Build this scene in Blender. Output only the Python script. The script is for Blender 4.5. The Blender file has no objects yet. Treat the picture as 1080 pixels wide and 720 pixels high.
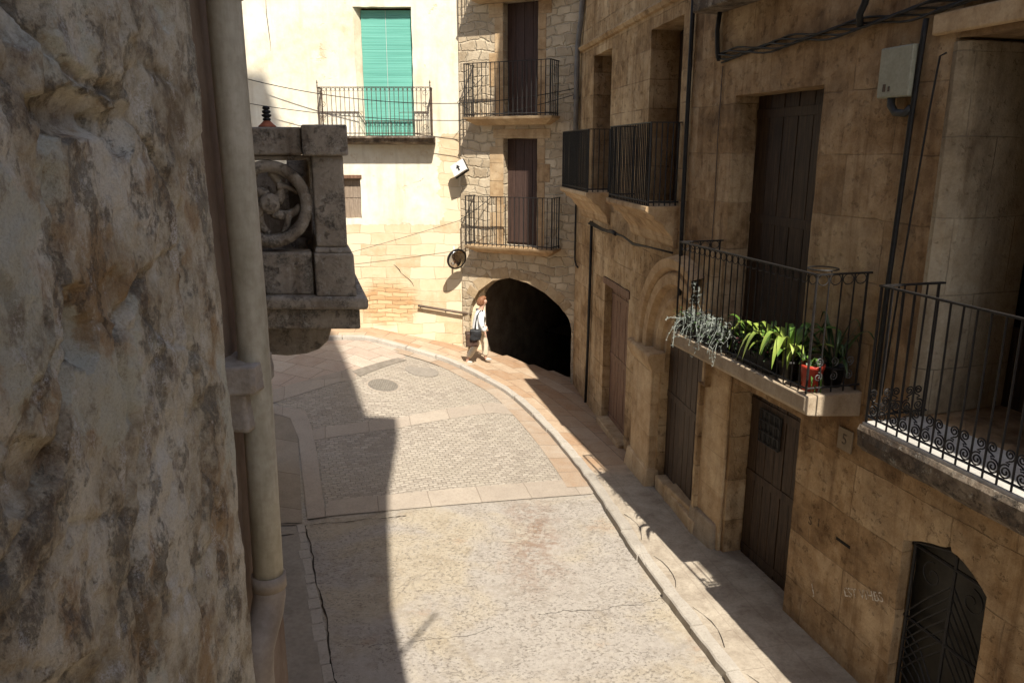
import bpy, bmesh, math, random
from mathutils import Vector, Matrix, noise
random.seed(7)
R = math.radians
scene = bpy.context.scene
C = scene.collection

# ------------------------------------------------------------------ helpers
class MB:
    def __init__(s): s.v = []; s.f = []
    def add(s, vs, fs):
        b = len(s.v); s.v += [tuple(v) for v in vs]; s.f += [tuple(b + i for i in f) for f in fs]
    def box(s, x0, x1, y0, y1, z0, z1):
        s.add([(x0,y0,z0),(x1,y0,z0),(x1,y1,z0),(x0,y1,z0),(x0,y0,z1),(x1,y0,z1),(x1,y1,z1),(x0,y1,z1)],
              [(0,3,2,1),(4,5,6,7),(0,1,5,4),(1,2,6,5),(2,3,7,6),(3,0,4,7)])
    def hexa(s, p):
        s.add(p, [(0,3,2,1),(4,5,6,7),(0,1,5,4),(1,2,6,5),(2,3,7,6),(3,0,4,7)])
    def tube(s, pts, r, n=6, closed=False):
        P = [Vector(p) for p in pts]
        m = len(P); rad = r if isinstance(r, (list, tuple)) else [r]*m
        vs = []; fs = []; up = None
        for i in range(m):
            if closed: t = P[(i+1) % m] - P[i-1]
            else: t = P[min(i+1, m-1)] - P[max(i-1, 0)]
            if t.length < 1e-9: t = Vector((0,0,1))
            t.normalize()
            if up is None:
                up = Vector((0,0,1)) if abs(t.z) < .9 else Vector((1,0,0))
            a = t.cross(up)
            if a.length < 1e-6: a = t.cross(Vector((.3,1,.2)))
            a.normalize(); b = a.cross(t).normalized(); up = b
            for k in range(n):
                an = 2*math.pi*k/n
                vs.append(P[i] + (a*math.cos(an) + b*math.sin(an))*rad[i])
        for i in range(m if closed else m-1):
            j = (i+1) % m
            for k in range(n):
                fs.append((i*n+k, i*n+(k+1) % n, j*n+(k+1) % n, j*n+k))
        if not closed:
            fs.append(tuple(range(n-1,-1,-1))); fs.append(tuple((m-1)*n+k for k in range(n)))
        s.add(vs, fs)
    def lathe(s, prof, c=(0,0,0), n=20, M=None):
        vs = []; fs = []
        for (r, z) in prof:
            for k in range(n):
                an = 2*math.pi*k/n
                p = Vector((r*math.cos(an), r*math.sin(an), z))
                if M: p = M @ p
                vs.append(p + Vector(c))
        m = len(prof)
        for i in range(m-1):
            for k in range(n):
                fs.append((i*n+k, i*n+(k+1) % n, (i+1)*n+(k+1) % n, (i+1)*n+k))
        fs.append(tuple(range(n-1,-1,-1))); fs.append(tuple((m-1)*n+k for k in range(n)))
        s.add(vs, fs)
    def prism(s, poly, y0, y1):
        n = len(poly)
        s.add([(x,y0,z) for x, z in poly] + [(x,y1,z) for x, z in poly],
              [tuple(range(n)), tuple(range(2*n-1, n-1, -1))] + [(i, i+n, (i+1) % n+n, (i+1) % n) for i in range(n)])
    def prism_x(s, poly, x0, x1):
        n = len(poly)
        s.add([(x0,y,z) for y, z in poly] + [(x1,y,z) for y, z in poly],
              [tuple(range(n)), tuple(range(2*n-1, n-1, -1))] + [(i, i+n, (i+1) % n+n, (i+1) % n) for i in range(n)])
    def build(s, name, mat, parent=None, smooth=False, bevel=0):
        me = bpy.data.meshes.new(name); me.from_pydata(s.v, [], s.f); me.update()
        bm = bmesh.new(); bm.from_mesh(me); bmesh.ops.recalc_face_normals(bm, faces=bm.faces); bm.to_mesh(me); bm.free()
        me.materials.append(mat)
        if smooth: me.polygons.foreach_set('use_smooth', [True]*len(me.polygons))
        o = bpy.data.objects.new(name, me); C.objects.link(o)
        if parent: o.parent = parent
        if bevel:
            md = o.modifiers.new('bevel', 'BEVEL'); md.width = bevel; md.segments = 2; md.limit_method = 'ANGLE'
        return o

def thing(name, label, cat, loc=(0,0,0), rz=0, group=None):
    o = bpy.data.objects.new(name, None); C.objects.link(o)
    o.location = loc; o.rotation_euler = (0,0,rz); o.empty_display_size = .3
    o['label'] = label; o['category'] = cat
    if group: o['group'] = group
    return o
def tag(o, label, cat, group=None):
    o['label'] = label; o['category'] = cat
    if group: o['group'] = group
    return o
def structure(o): o['kind'] = 'structure'; return o
def copy_tree(o, parent=None):
    c = o.copy(); C.objects.link(c); c.parent = parent
    for ch in list(o.children): copy_tree(ch, c)
    return c
def sstep(a, b, x):
    t = max(0, min(1, (x-a)/(b-a))); return t*t*(3-2*t)
def bez(p0, p1, p2, n=12):
    return [tuple((1-t)**2*a+2*t*(1-t)*b+t*t*c for a, b, c in zip(p0, p1, p2)) for t in [i/n for i in range(n+1)]]
def sag(a, b, d, n=16):
    a, b = Vector(a), Vector(b)
    return [a.lerp(b, i/n) - Vector((0,0,d*4*(i/n)*(1-i/n))) for i in range(n+1)]

# ------------------------------------------------------------------ materials
class NM:
    def __init__(s, name):
        s.m = bpy.data.materials.new(name); s.m.use_nodes = True
        s.nt = s.m.node_tree; s.nt.nodes.clear()
        s.out = s.n('ShaderNodeOutputMaterial'); s.b = s.n('ShaderNodeBsdfPrincipled')
        s.nt.links.new(s.b.outputs[0], s.out.inputs[0])
        s.b.inputs['Specular IOR Level'].default_value = .25
    def n(s, t, **k):
        x = s.nt.nodes.new(t)
        for a, b in k.items(): setattr(x, a, b)
        return x
    def l(s, a, b):
        s.nt.links.new(a, b)
    def set(s, inp, v):
        if hasattr(v, 'is_output') or isinstance(v, bpy.types.NodeSocket): s.l(v, inp)
        else: inp.default_value = v
    def coord(s, kind='Object'):
        return s.n('ShaderNodeTexCoord').outputs[kind]
    def map(s, v, sc=(1,1,1), loc=(0,0,0), rot=(0,0,0)):
        x = s.n('ShaderNodeMapping'); s.l(v, x.inputs[0]); x.inputs['Scale'].default_value = sc
        x.inputs['Location'].default_value = loc; x.inputs['Rotation'].default_value = rot
        return x.outputs[0]
    def wallvec(s, v):                       # object coordinates -> (x+y, z, 0)
        a = s.n('ShaderNodeSeparateXYZ'); s.l(v, a.inputs[0])
        b = s.n('ShaderNodeCombineXYZ'); s.l(s.math('ADD', a.outputs[0], a.outputs[1]), b.inputs[0]); s.l(a.outputs[2], b.inputs[1])
        return b.outputs[0]
    def sep(s, v):
        a = s.n('ShaderNodeSeparateXYZ'); s.l(v, a.inputs[0]); return a.outputs
    def noise(s, v, scale, detail=6, rough=.6, dist=0):
        x = s.n('ShaderNodeTexNoise'); s.l(v, x.inputs['Vector']); x.inputs['Scale'].default_value = scale
        x.inputs['Detail'].default_value = detail; x.inputs['Roughness'].default_value = rough; x.inputs['Distortion'].default_value = dist
        return x.outputs['Fac']
    def noisec(s, v, scale, detail=3):
        x = s.n('ShaderNodeTexNoise'); s.l(v, x.inputs['Vector']); x.inputs['Scale'].default_value = scale; x.inputs['Detail'].default_value = detail
        return x.outputs['Color']
    def vor(s, v, scale, feature='F1', out='Distance', rnd=1):
        x = s.n('ShaderNodeTexVoronoi', feature=feature); s.l(v, x.inputs['Vector']); x.inputs['Scale'].default_value = scale
        x.inputs['Randomness'].default_value = rnd
        return x.outputs[out]
    def ramp(s, f, stops, interp='LINEAR'):
        x = s.n('ShaderNodeValToRGB'); s.l(f, x.inputs[0]); e = x.color_ramp.elements; x.color_ramp.interpolation = interp
        while len(e) < len(stops): e.new(.5)
        for q, (p, c) in zip(e, stops):
            q.position = p; q.color = (c, c, c, 1) if isinstance(c, (int, float)) else (*c, 1)
        return x.outputs[0]
    def mix(s, f, a, b, blend='MIX'):
        x = s.n('ShaderNodeMix', data_type='RGBA', blend_type=blend)
        s.set(x.inputs[0], f)
        for i, v in ((6, a), (7, b)):
            if isinstance(v, tuple) and len(v) == 3: v = (*v, 1)
            s.set(x.inputs[i], v)
        return x.outputs[2]
    def math(s, op, a, b=0.0, clamp=False):
        x = s.n('ShaderNodeMath', operation=op, use_clamp=clamp); s.set(x.inputs[0], a); s.set(x.inputs[1], b); return x.outputs[0]
    def warp(s, v, scale, amt):
        c = s.noisec(v, scale)
        d = s.n('ShaderNodeVectorMath', operation='SUBTRACT'); s.l(c, d.inputs[0]); d.inputs[1].default_value = (.5,.5,.5)
        e = s.n('ShaderNodeVectorMath', operation='SCALE'); s.l(d.outputs[0], e.inputs[0]); e.inputs['Scale'].default_value = amt
        g = s.n('ShaderNodeVectorMath', operation='ADD'); s.l(v, g.inputs[0]); s.l(e.outputs[0], g.inputs[1])
        return g.outputs[0]
    def brick(s, v, w, h, mortar=.01, off=.5, smooth=.3, squash=1):
        x = s.n('ShaderNodeTexBrick'); s.l(v, x.inputs['Vector']); x.inputs['Scale'].default_value = 1
        x.inputs['Brick Width'].default_value = w; x.inputs['Row Height'].default_value = h
        x.inputs['Mortar Size'].default_value = mortar; x.inputs['Mortar Smooth'].default_value = smooth
        x.inputs['Color1'].default_value = (0,0,0,1); x.inputs['Color2'].default_value = (1,1,1,1); x.inputs['Mortar'].default_value = (.5,.5,.5,1)
        x.offset = off; x.squash = squash
        return x.outputs['Color'], x.outputs['Fac']
    def bump(s, h, strength=.5, dist=.02, normal=None, bevel=0):
        x = s.n('ShaderNodeBump'); s.l(h, x.inputs['Height']); x.inputs['Strength'].default_value = strength; x.inputs['Distance'].default_value = dist
        if bevel:
            q = s.n('ShaderNodeBevel', samples=3); q.inputs['Radius'].default_value = bevel; s.l(q.outputs[0], x.inputs['Normal'])
        return x.outputs[0]
    def fin(s, color, rough=.9, normal=None, metal=0, spec=None):
        s.set(s.b.inputs['Base Color'], (*color, 1) if isinstance(color, tuple) else color)
        s.set(s.b.inputs['Roughness'], rough)
        s.b.inputs['Metallic'].default_value = metal
        if spec is not None: s.b.inputs['Specular IOR Level'].default_value = spec
        if normal: s.l(normal, s.b.inputs['Normal'])
        return s.m

def ashlar(name, dark, mid, light, bw, bh, mort=(.2,.15,.1), jw=.006, jamt=.6, cell=.35, warp=.03, stain=.5, bump=.5, grey=.35, bevel=.012, seed=0, squash=1.0, lichen=0):
    k = NM(name); co = k.map(k.coord(), loc=(seed, seed*.7, seed*.3)); wv = k.wallvec(co)
    wq = k.warp(wv, 2.2, warp)
    bc, bf = k.brick(wq, bw, bh, jw, smooth=.5, squash=squash)
    big = k.noise(co, .9, 5, .6, .4); med = k.noise(co, 5, 6, .65, .2); fine = k.noise(co, 45, 5, .7)
    st = k.noise(k.map(co, sc=(5,5,.45)), 1, 6, .65, .3)
    mix_ = k.math('ADD', k.math('MULTIPLY', big, .5), k.math('MULTIPLY', med, .5))
    mix_ = k.math('ADD', mix_, k.math('MULTIPLY', k.math('SUBTRACT', bc, .5), .26*cell))
    col = k.ramp(mix_, [(.34, dark), (.47, mid), (.63, light)])
    # worn patches of old render with a clear edge
    pt = k.ramp(k.noise(k.map(co, loc=(6,2,5)), 1.25, 7, .62, .6), [(.555, 0.), (.575, 1.)])
    col = k.mix(k.math('MULTIPLY', pt, .45*cell), col, k.mix(.6, k.mix(1., col, (.70,.68,.66), 'MULTIPLY'), mid))
    g = k.ramp(k.noise(k.map(co, loc=(3,1,8)), 1.7, 6, .7), [(.47, 0.), (.68, 1.)])
    col = k.mix(k.math('MULTIPLY', g, grey), col, k.mix(.6, k.mix(1., col, (.62,.62,.62), 'MULTIPLY'), (.16,.125,.09)))
    col = k.mix(k.math('MULTIPLY', k.ramp(st, [(.5, 0.), (.72, 1.)]), stain), col, k.mix(1., col, (.45,.38,.32), 'MULTIPLY'))
    spots = k.ramp(k.noise(k.map(co, loc=(9,4,2)), 11, 6, .72), [(.58, 0.), (.66, 1.)])
    col = k.mix(k.math('MULTIPLY', spots, .28), col, k.mix(1., col, (.55,.45,.38), 'MULTIPLY'))
    col = k.mix(k.math('MULTIPLY', k.ramp(fine, [(.3, 1.), (.6, 0.)]), .35), col, k.mix(1., col, (.5,.45,.4), 'MULTIPLY'))
    jm = k.math('MULTIPLY', k.math('MULTIPLY', bf, jamt), k.ramp(k.noise(k.map(co, loc=(5,5,1)), 2.5, 3), [(.4, .15), (.6, 1.)]))
    col = k.mix(jm, col, mort)
    if lichen:
        li = k.math('MULTIPLY', k.ramp(k.noise(k.map(co, loc=(2,7,4)), 4.5, 9, .75), [(.50, 0.), (.57, 1.)]), k.ramp(k.noise(co, 70, 4, .8), [(.40, .15), (.54, 1.)]))
        col = k.mix(k.math('MULTIPLY', li, lichen), col, (.035,.032,.028))
        wl = k.ramp(k.noise(k.map(co, loc=(7,1,9)), 12, 8, .75), [(.58, 0.), (.64, .5)])
        col = k.mix(wl, col, (.42,.40,.35))
    h = k.math('ADD', k.math('MULTIPLY', fine, .25), k.math('MULTIPLY', med, .6))
    h = k.math('SUBTRACT', h, k.math('MULTIPLY', jm, .9))
    h = k.math('SUBTRACT', h, k.math('MULTIPLY', spots, .5))
    h = k.math('ADD', h, k.math('MULTIPLY', bc, .25*cell)); h = k.math('ADD', h, k.math('MULTIPLY', pt, .35*cell))
    return k.fin(col, .92, k.bump(h, bump, .03, bevel=bevel))

def rubble(name, dark, mid, light, mort, scale=(2.6,4.6), bump=.8, seed=0):
    k = NM(name); co = k.map(k.coord(), loc=(seed, 0, 0)); wv = k.wallvec(co)
    wq = k.warp(k.warp(wv, 1.5, .34), 6, .07)
    bc, bf = k.brick(wq, .31, .19, .02, off=.43, smooth=.8)
    med = k.noise(co, 6, 6, .65); fine = k.noise(co, 40, 5, .7); big = k.noise(co, .8, 4, .6)
    col = k.ramp(bc, [(0, dark), (.5, mid), (1, light)])
    col = k.mix(.55, col, k.ramp(k.math('ADD', k.math('MULTIPLY', big, .5), k.math('MULTIPLY', med, .5)), [(.35, dark), (.5, mid), (.65, light)]))
    jm = k.math('MULTIPLY', bf, k.ramp(med, [(.35, .4), (.6, 1.)]))
    col = k.mix(k.math('MULTIPLY', jm, .75), col, mort)
    pits = k.ramp(k.noise(co, 14, 4, .7), [(.62, 0.), (.7, 1.)])
    col = k.mix(k.math('MULTIPLY', pits, .5), col, k.mix(1., col, (.4,.33,.28), 'MULTIPLY'))
    h = k.math('SUBTRACT', k.math('ADD', k.math('MULTIPLY', med, .6), k.math('MULTIPLY', fine, .25)), k.math('MULTIPLY', jm, 1.1))
    h = k.math('SUBTRACT', h, k.math('MULTIPLY', pits, .6))
    return k.fin(col, .93, k.bump(h, bump, .035, bevel=.012))

def plain(name, c1, c2, scale=8, rough=.7, bump=.2, metal=0, spec=.25, streak=None, bevel=0):
    k = NM(name); co = k.coord()
    v = k.map(co, sc=streak) if streak else co
    f = k.noise(v, scale, 6, .65); fi = k.noise(co, scale*7, 4, .6)
    col = k.mix(k.ramp(f, [(.35, 0.), (.65, 1.)]), c1, c2)
    col = k.mix(k.math('MULTIPLY', k.ramp(fi, [(.35, 1.), (.6, 0.)]), .3), col, k.mix(1., col, (.55,.5,.45), 'MULTIPLY'))
    return k.fin(col, rough, k.bump(k.math('ADD', f, k.math('MULTIPLY', fi, .4)), bump, .01, bevel=bevel), metal, spec)

M = {}
M['near_house'] = ashlar('ochre_facade', (.170,.098,.043), (.335,.216,.110), (.51,.372,.222), 1.15, .56, mort=(.09,.06,.036), jw=.007, jamt=.55, stain=.9, grey=.5, bump=.75, seed=2, cell=.55, warp=.06)
M['mid_house'] = ashlar('golden_facade', (.20,.118,.052), (.37,.245,.125), (.53,.39,.23), .85, .42, mort=(.12,.08,.048), jw=.008, jamt=.55, stain=.7, grey=.35, bump=.9, seed=5, cell=.5)
M['trim'] = ashlar('dressed_stone', (.24,.15,.075), (.42,.285,.155), (.55,.41,.25), 1.4, .5, mort=(.11,.078,.048), jw=.004, jamt=.5, stain=.5, grey=.25, bump=.4, seed=9)
M['rubble'] = rubble('rubble_limestone', (.27,.205,.13), (.45,.36,.245), (.59,.50,.36), (.50,.42,.30), bump=1.0)
M['jamb'] = ashlar('pale_jamb_stone', (.22,.165,.10), (.345,.275,.18), (.45,.38,.27), .6, .62, mort=(.13,.10,.07), jw=.007, jamt=.6, stain=.7, grey=.6, bump=.6, seed=41)
M['arch_trim'] = ashlar('arch_dressed_stone', (.25,.175,.095), (.38,.28,.165), (.48,.375,.24), 3, 3, jamt=0, stain=.4, grey=.2, bump=.5, seed=31)
M['slab'] = ashlar('balcony_stone', (.23,.165,.10), (.36,.265,.165), (.47,.37,.25), 3, 3, jamt=0, stain=.8, grey=.5, bump=.5, seed=12)
M['rough_slab'] = ashlar('eroded_slab_stone', (.055,.04,.03), (.115,.085,.06), (.34,.28,.21), 3, 3, jamt=0, stain=.8, grey=.3, bump=1., seed=14, lichen=.7)
M['pale_stone'] = ashlar('pale_slab_stone', (.25,.185,.12), (.35,.275,.19), (.45,.37,.27), 3, 3, jamt=0, stain=.4, grey=.2, bump=.35, seed=15)
M['iron'] = plain('black_iron', (.009,.008,.008), (.022,.019,.017), 30, .55, .25, 0, .3)
M['grey_iron'] = plain('greyed_iron', (.05,.047,.045), (.11,.105,.10), 30, .5, .2, 0, .4)
M['rust_iron'] = plain('rusty_iron', (.05,.033,.025), (.11,.075,.055), 25, .6, .3)
M['dark_wood'] = plain('dark_wood', (.022,.013,.008), (.080,.048,.027), 3, .6, .4, streak=(14,14,.9))
M['brown_wood'] = plain('brown_wood', (.10,.05,.029), (.21,.12,.075), 3, .65, .4, streak=(12,12,.7))
M['shutter_wood'] = plain('brown_shutter', (.042,.024,.019), (.075,.045,.035), 3, .65, .3, streak=(12,12,.6))
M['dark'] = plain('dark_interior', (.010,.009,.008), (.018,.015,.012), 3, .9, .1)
M['glass'] = plain('dark_glass', (.008,.009,.010), (.014,.015,.016), 2, .12, 0, 0, .5)
M['cable'] = plain('black_cable', (.010,.010,.010), (.022,.02,.018), 20, .6, .1)
M['roof'] = plain('clay_tiles', (.22,.11,.06), (.38,.22,.13), 5, .9, .4)
M['white_paint'] = plain('white_paint', (.50,.49,.46), (.64,.63,.60), 6, .5, .1)
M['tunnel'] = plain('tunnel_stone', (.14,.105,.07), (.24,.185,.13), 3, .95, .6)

# -- plaster of the frontal house: cream render above, bare courses below, quoins at its right corner
def m_plaster():
    k = NM('cream_render'); co = k.coord(); x, y, z = k.sep(co)
    big = k.noise(co, .7, 5, .6, .5); med = k.noise(co, 4, 6, .7); fine = k.noise(co, 35, 5, .7)
    pl = k.ramp(k.math('ADD', k.math('MULTIPLY', big, .6), k.math('MULTIPLY', med, .4)), [(.34, (.52,.42,.28)), (.47, (.645,.58,.44)), (.62, (.73,.69,.57))])
    st = k.ramp(k.noise(k.map(co, sc=(4,4,.4)), 1, 5, .6), [(.52, 0.), (.75, 1.)])
    pl = k.mix(k.math('MULTIPLY', st, .5), pl, (.40,.32,.21))
    wv = k.warp(k.warp(k.wallvec(co), 1.2, .2), 5, .06)
    bc, bf = k.brick(wv, .58, .27, .010, off=.4, smooth=.8)
    sc = k.ramp(bc, [(0, (.47,.34,.20)), (.5, (.57,.45,.29)), (1, (.64,.55,.39))])
    sc = k.mix(k.ramp(med, [(.4, 0.), (.65, .6)]), sc, (.62,.52,.36))
    cr = k.ramp(k.noise(k.map(co, loc=(2,0,7)), 1.1, 3, .5), [(.5, 0.), (.58, 1.)])
    bfm = k.math('MULTIPLY', bf, k.ramp(k.noise(co, 1.6, 4), [(.42, .25), (.6, 1.)]))
    sc = k.mix(k.math('MULTIPLY', bfm, .5), sc, (.26,.18,.10))
    # exposed small brick courses low on the wall
    b2, f2 = k.brick(k.warp(k.warp(k.wallvec(co), 2, .12), 8, .05), .36, .10, .013, smooth=.7)
    reg = k.n('ShaderNodeVectorMath', operation='DISTANCE'); k.l(k.map(k.warp(co, 1.5, .5), sc=(1,0,1.3)), reg.inputs[0]); reg.inputs[1].default_value = (1.75, 0, -3.55*1.3)
    rm = k.ramp(reg.outputs['Value'], [(.55, 1.), (.85, 0.)])
    bcol = k.mix(k.math('MULTIPLY', f2, k.ramp(k.noise(co, 5, 4), [(.4, .15), (.6, .8)])), k.ramp(b2, [(0, (.42,.25,.12)), (1, (.60,.42,.24))]), (.25,.16,.08))
    sc = k.mix(rm, sc, bcol)
    edge = k.math('ADD', z, k.math('MULTIPLY', k.math('SUBTRACT', med, .5), .12))
    up = k.math('GREATER_THAN', edge, -1.70)
    # right strip of bare quoins, ragged edge
    q = k.math('GREATER_THAN', k.math('ADD', x, k.math('MULTIPLY', k.math('SUBTRACT', k.noise(k.map(co, sc=(1,1,2.2)), 1.6, 4), .5), .9)), .42)
    hi = k.math('GREATER_THAN', edge, .35)
    up = k.math('MULTIPLY', up, k.math('MAXIMUM', q, hi))
    patch = k.ramp(k.noise(k.map(co, loc=(1.3,0,2.2)), 1.3, 6, .7), [(.61, 0.), (.64, 1.)])
    up2 = k.math('MULTIPLY', up, k.math('SUBTRACT', 1., k.math('MULTIPLY', patch, .7)))
    col = k.mix(up2, sc, pl)
    h = k.math('ADD', k.math('MULTIPLY', med, .5), k.math('MULTIPLY', fine, .2))
    h = k.math('ADD', h, k.math('MULTIPLY', up2, .5))
    h = k.math('SUBTRACT', h, k.math('MULTIPLY', k.math('MULTIPLY', bfm, k.math('SUBTRACT', 1., up2)), .9))
    h = k.math('SUBTRACT', h, k.math('MULTIPLY', k.math('MULTIPLY', k.math('MULTIPLY', f2, rm), k.math('SUBTRACT', 1., up2)), .9))
    return k.fin(col, .93, k.bump(h, .55, .03, bevel=.01))
M['plaster'] = m_plaster()

def m_rough():
    k = NM('weathered_limestone'); co = k.coord()
    def nz(sc, loc, scale, d=8, r=.7, dist=.0): return k.noise(k.map(co, sc=sc, loc=loc), scale, d, r, dist)
    a = nz((1,1,.75), (0,0,0), 5.5); b = nz((1,1,.6), (4,2,1), 9, 10, .78); c = k.noise(k.map(co, sc=(1,1,.8)), 60, 6, .85); g = k.noise(co, 190, 3, .8)
    col = k.ramp(a, [(.36, (.25,.195,.125)), (.44, (.44,.375,.265)), (.52, (.57,.51,.385)), (.60, (.67,.62,.50))])
    # ochre runs, smooth grey-green lime patches, black crust, white flecks
    col = k.mix(k.ramp(nz((1,1,.55), (8,1,3), 4.0), [(.54, 0.), (.62, .75)]), col, (.36,.23,.11))
    lime = k.ramp(nz((1,1,.8), (1,7,3), 3.2, 7, .6), [(.54, 0.), (.57, .8)])
    col = k.mix(lime, col, (.56,.55,.44))
    crust = k.math('MULTIPLY', k.ramp(b, [(.52, 0.), (.58, 1.)]), k.ramp(c, [(.42, .0), (.50, 1.)]))
    crust = k.math('MULTIPLY', crust, k.math('SUBTRACT', 1., k.math('MULTIPLY', lime, .7)))
    col = k.mix(k.math('MULTIPLY', crust, .58), col, (.11,.10,.088))
    brown = k.math('MULTIPLY', k.ramp(nz((1,1,.7), (2,9,5), 13, 8, .75), [(.52, 0.), (.62, 1.)]), k.ramp(c, [(.45, 1.), (.6, .2)]))
    col = k.mix(k.math('MULTIPLY', brown, .6), col, (.15,.10,.07))
    wh = k.math('MULTIPLY', k.ramp(nz((1,1,.5), (3,3,3), 15, 7, .75), [(.56, 0.), (.64, 1.)]), k.ramp(g, [(.42, 0.), (.55, 1.)]))
    col = k.mix(k.math('MULTIPLY', wh, .7), col, (.66,.64,.60))
    col = k.mix(k.math('MULTIPLY', k.ramp(g, [(.35, 1.), (.55, 0.)]), .35), col, k.mix(1., col, (.5,.45,.41), 'MULTIPLY'))
    h = k.math('ADD', k.math('MULTIPLY', b, .8), k.math('MULTIPLY', c, .5))
    h = k.math('SUBTRACT', k.math('ADD', h, k.math('MULTIPLY', g, .2)), k.math('MULTIPLY', crust, .25))
    return k.fin(col, .95, k.bump(h, .95, .014))
M['rough'] = m_rough()
M['mortar'] = plain('lime_mortar', (.26,.22,.175), (.38,.335,.28), 9, .95, .6)
M['pipe'] = plain('beige_pipe', (.33,.30,.22), (.50,.46,.36), 5, .5, .12, streak=(3,3,.6))
M['grey_stone'] = ashlar('lichened_carved_stone', (.19,.155,.115), (.31,.262,.20), (.40,.35,.28), 3, 3, jamt=0, stain=.9, grey=.5, bump=.9, bevel=.008, seed=21, lichen=.65)

def m_concrete():
    k = NM('worn_concrete'); co = k.coord()
    big = k.noise(co, .55, 6, .6, .6); med = k.noise(co, 3.5, 7, .7, .4); fine = k.noise(co, 30, 6, .75); gr = k.noise(co, 120, 3, .7)
    base = k.mix(k.ramp(big, [(.44, 0.), (.56, 1.)]), (.325,.292,.252), (.35,.300,.225))
    f2 = k.noise(co, 13, 7, .75)
    col = k.mix(k.ramp(k.math('ADD', k.math('MULTIPLY', med, .45), k.math('MULTIPLY', f2, .55)), [(.36, 1.), (.52, 0.)]), base, k.mix(1., base, (.76,.73,.69), 'MULTIPLY'))
    col = k.mix(k.ramp(f2, [(.54, 0.), (.68, .45)]), col, (.41,.37,.30))
    rs = k.n('ShaderNodeVectorMath', operation='DISTANCE'); k.l(k.map(k.warp(co, 1.6, .8), sc=(1.7,.55,0), rot=(0,0,0)), rs.inputs[0]); rs.inputs[1].default_value = (.3*1.7, 9.35*.55, 0)
    red = k.math('MULTIPLY', k.ramp(rs.outputs['Value'], [(.1, 1.), (.9, 0.)]), k.ramp(k.noise(co, 8, 7, .78), [(.44, 0.), (.56, 1.)]))
    col = k.mix(k.math('MULTIPLY', red, .75), col, (.185,.105,.065))
    r2 = k.ramp(k.noise(k.map(co, loc=(4,7,0)), 1.4, 6, .7), [(.60, 0.), (.70, .5)])
    col = k.mix(r2, col, (.29,.19,.12))
    sp = k.math('MULTIPLY', k.ramp(k.noise(k.map(co, sc=(1,1.3,1)), 24, 8, .8), [(.535, 0.), (.59, 1.)]), k.ramp(k.noise(k.map(co, loc=(3,3,0)), 1.5, 6, .7), [(.38, .15), (.52, 1.)]))
    col = k.mix(k.math('MULTIPLY', sp, .8), col, (.15,.125,.10))
    col = k.mix(k.ramp(fine, [(.62, 0.), (.72, .5)]), col, (.50,.46,.38))
    col = k.mix(k.math('MULTIPLY', k.ramp(gr, [(.3, 1.), (.5, 0.)]), .3), col, (.14,.12,.10))
    cr = k.vor(k.warp(co, 1.7, .55), .42, 'DISTANCE_TO_EDGE')
    crk = k.math('MULTIPLY', k.ramp(cr, [(.0, 1.), (.006, 0.)]), k.ramp(k.noise(k.map(co, loc=(2,8,1)), .8, 2), [(.52, 0.), (.58, 1.)]))
    col = k.mix(k.math('MULTIPLY', crk, .3), col, (.12,.10,.08))
    h = k.math('SUBTRACT', k.math('ADD', k.math('MULTIPLY', med, .5), k.math('MULTIPLY', fine, .4)), k.math('ADD', k.math('MULTIPLY', sp, .35), k.math('MULTIPLY', crk, .3)))
    return k.fin(col, .9, k.bump(h, .55, .02))
M['concrete'] = m_concrete()

def m_setts():
    k = NM('small_setts'); co = k.map(k.coord(), rot=(0,0,R(-18)))
    v = k.warp(k.warp(co, .9, .22), 7, .045)
    bc, bf = k.brick(v, .135, .072, .009, off=.5, smooth=.8)
    big = k.noise(co, 1.0, 5, .6); fine = k.noise(co, 40, 5, .7)
    col = k.ramp(bc, [(0, (.25,.212,.17)), (.5, (.335,.29,.237)), (1, (.41,.36,.295))])
    col = k.mix(k.ramp(big, [(.42, .15), (.6, .75)]), col, (.36,.315,.25))
    col = k.mix(k.ramp(k.noise(k.map(co, sc=(1,2.2,1)), 9, 7, .75), [(.5, 0.), (.62, .45)]), col, (.22,.182,.143))
    col = k.mix(k.math('MULTIPLY', bf, k.ramp(k.noise(co, 1.6, 4), [(.40, .08), (.62, .42)])), col, (.17,.135,.10))
    col = k.mix(k.math('MULTIPLY', k.ramp(fine, [(.35, 1.), (.55, 0.)]), .4), col, (.14,.12,.10))
    h = k.math('SUBTRACT', k.math('MULTIPLY', fine, .3), bf)
    return k.fin(col, .85, k.bump(h, .8, .022))
M['setts'] = m_setts()

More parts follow.
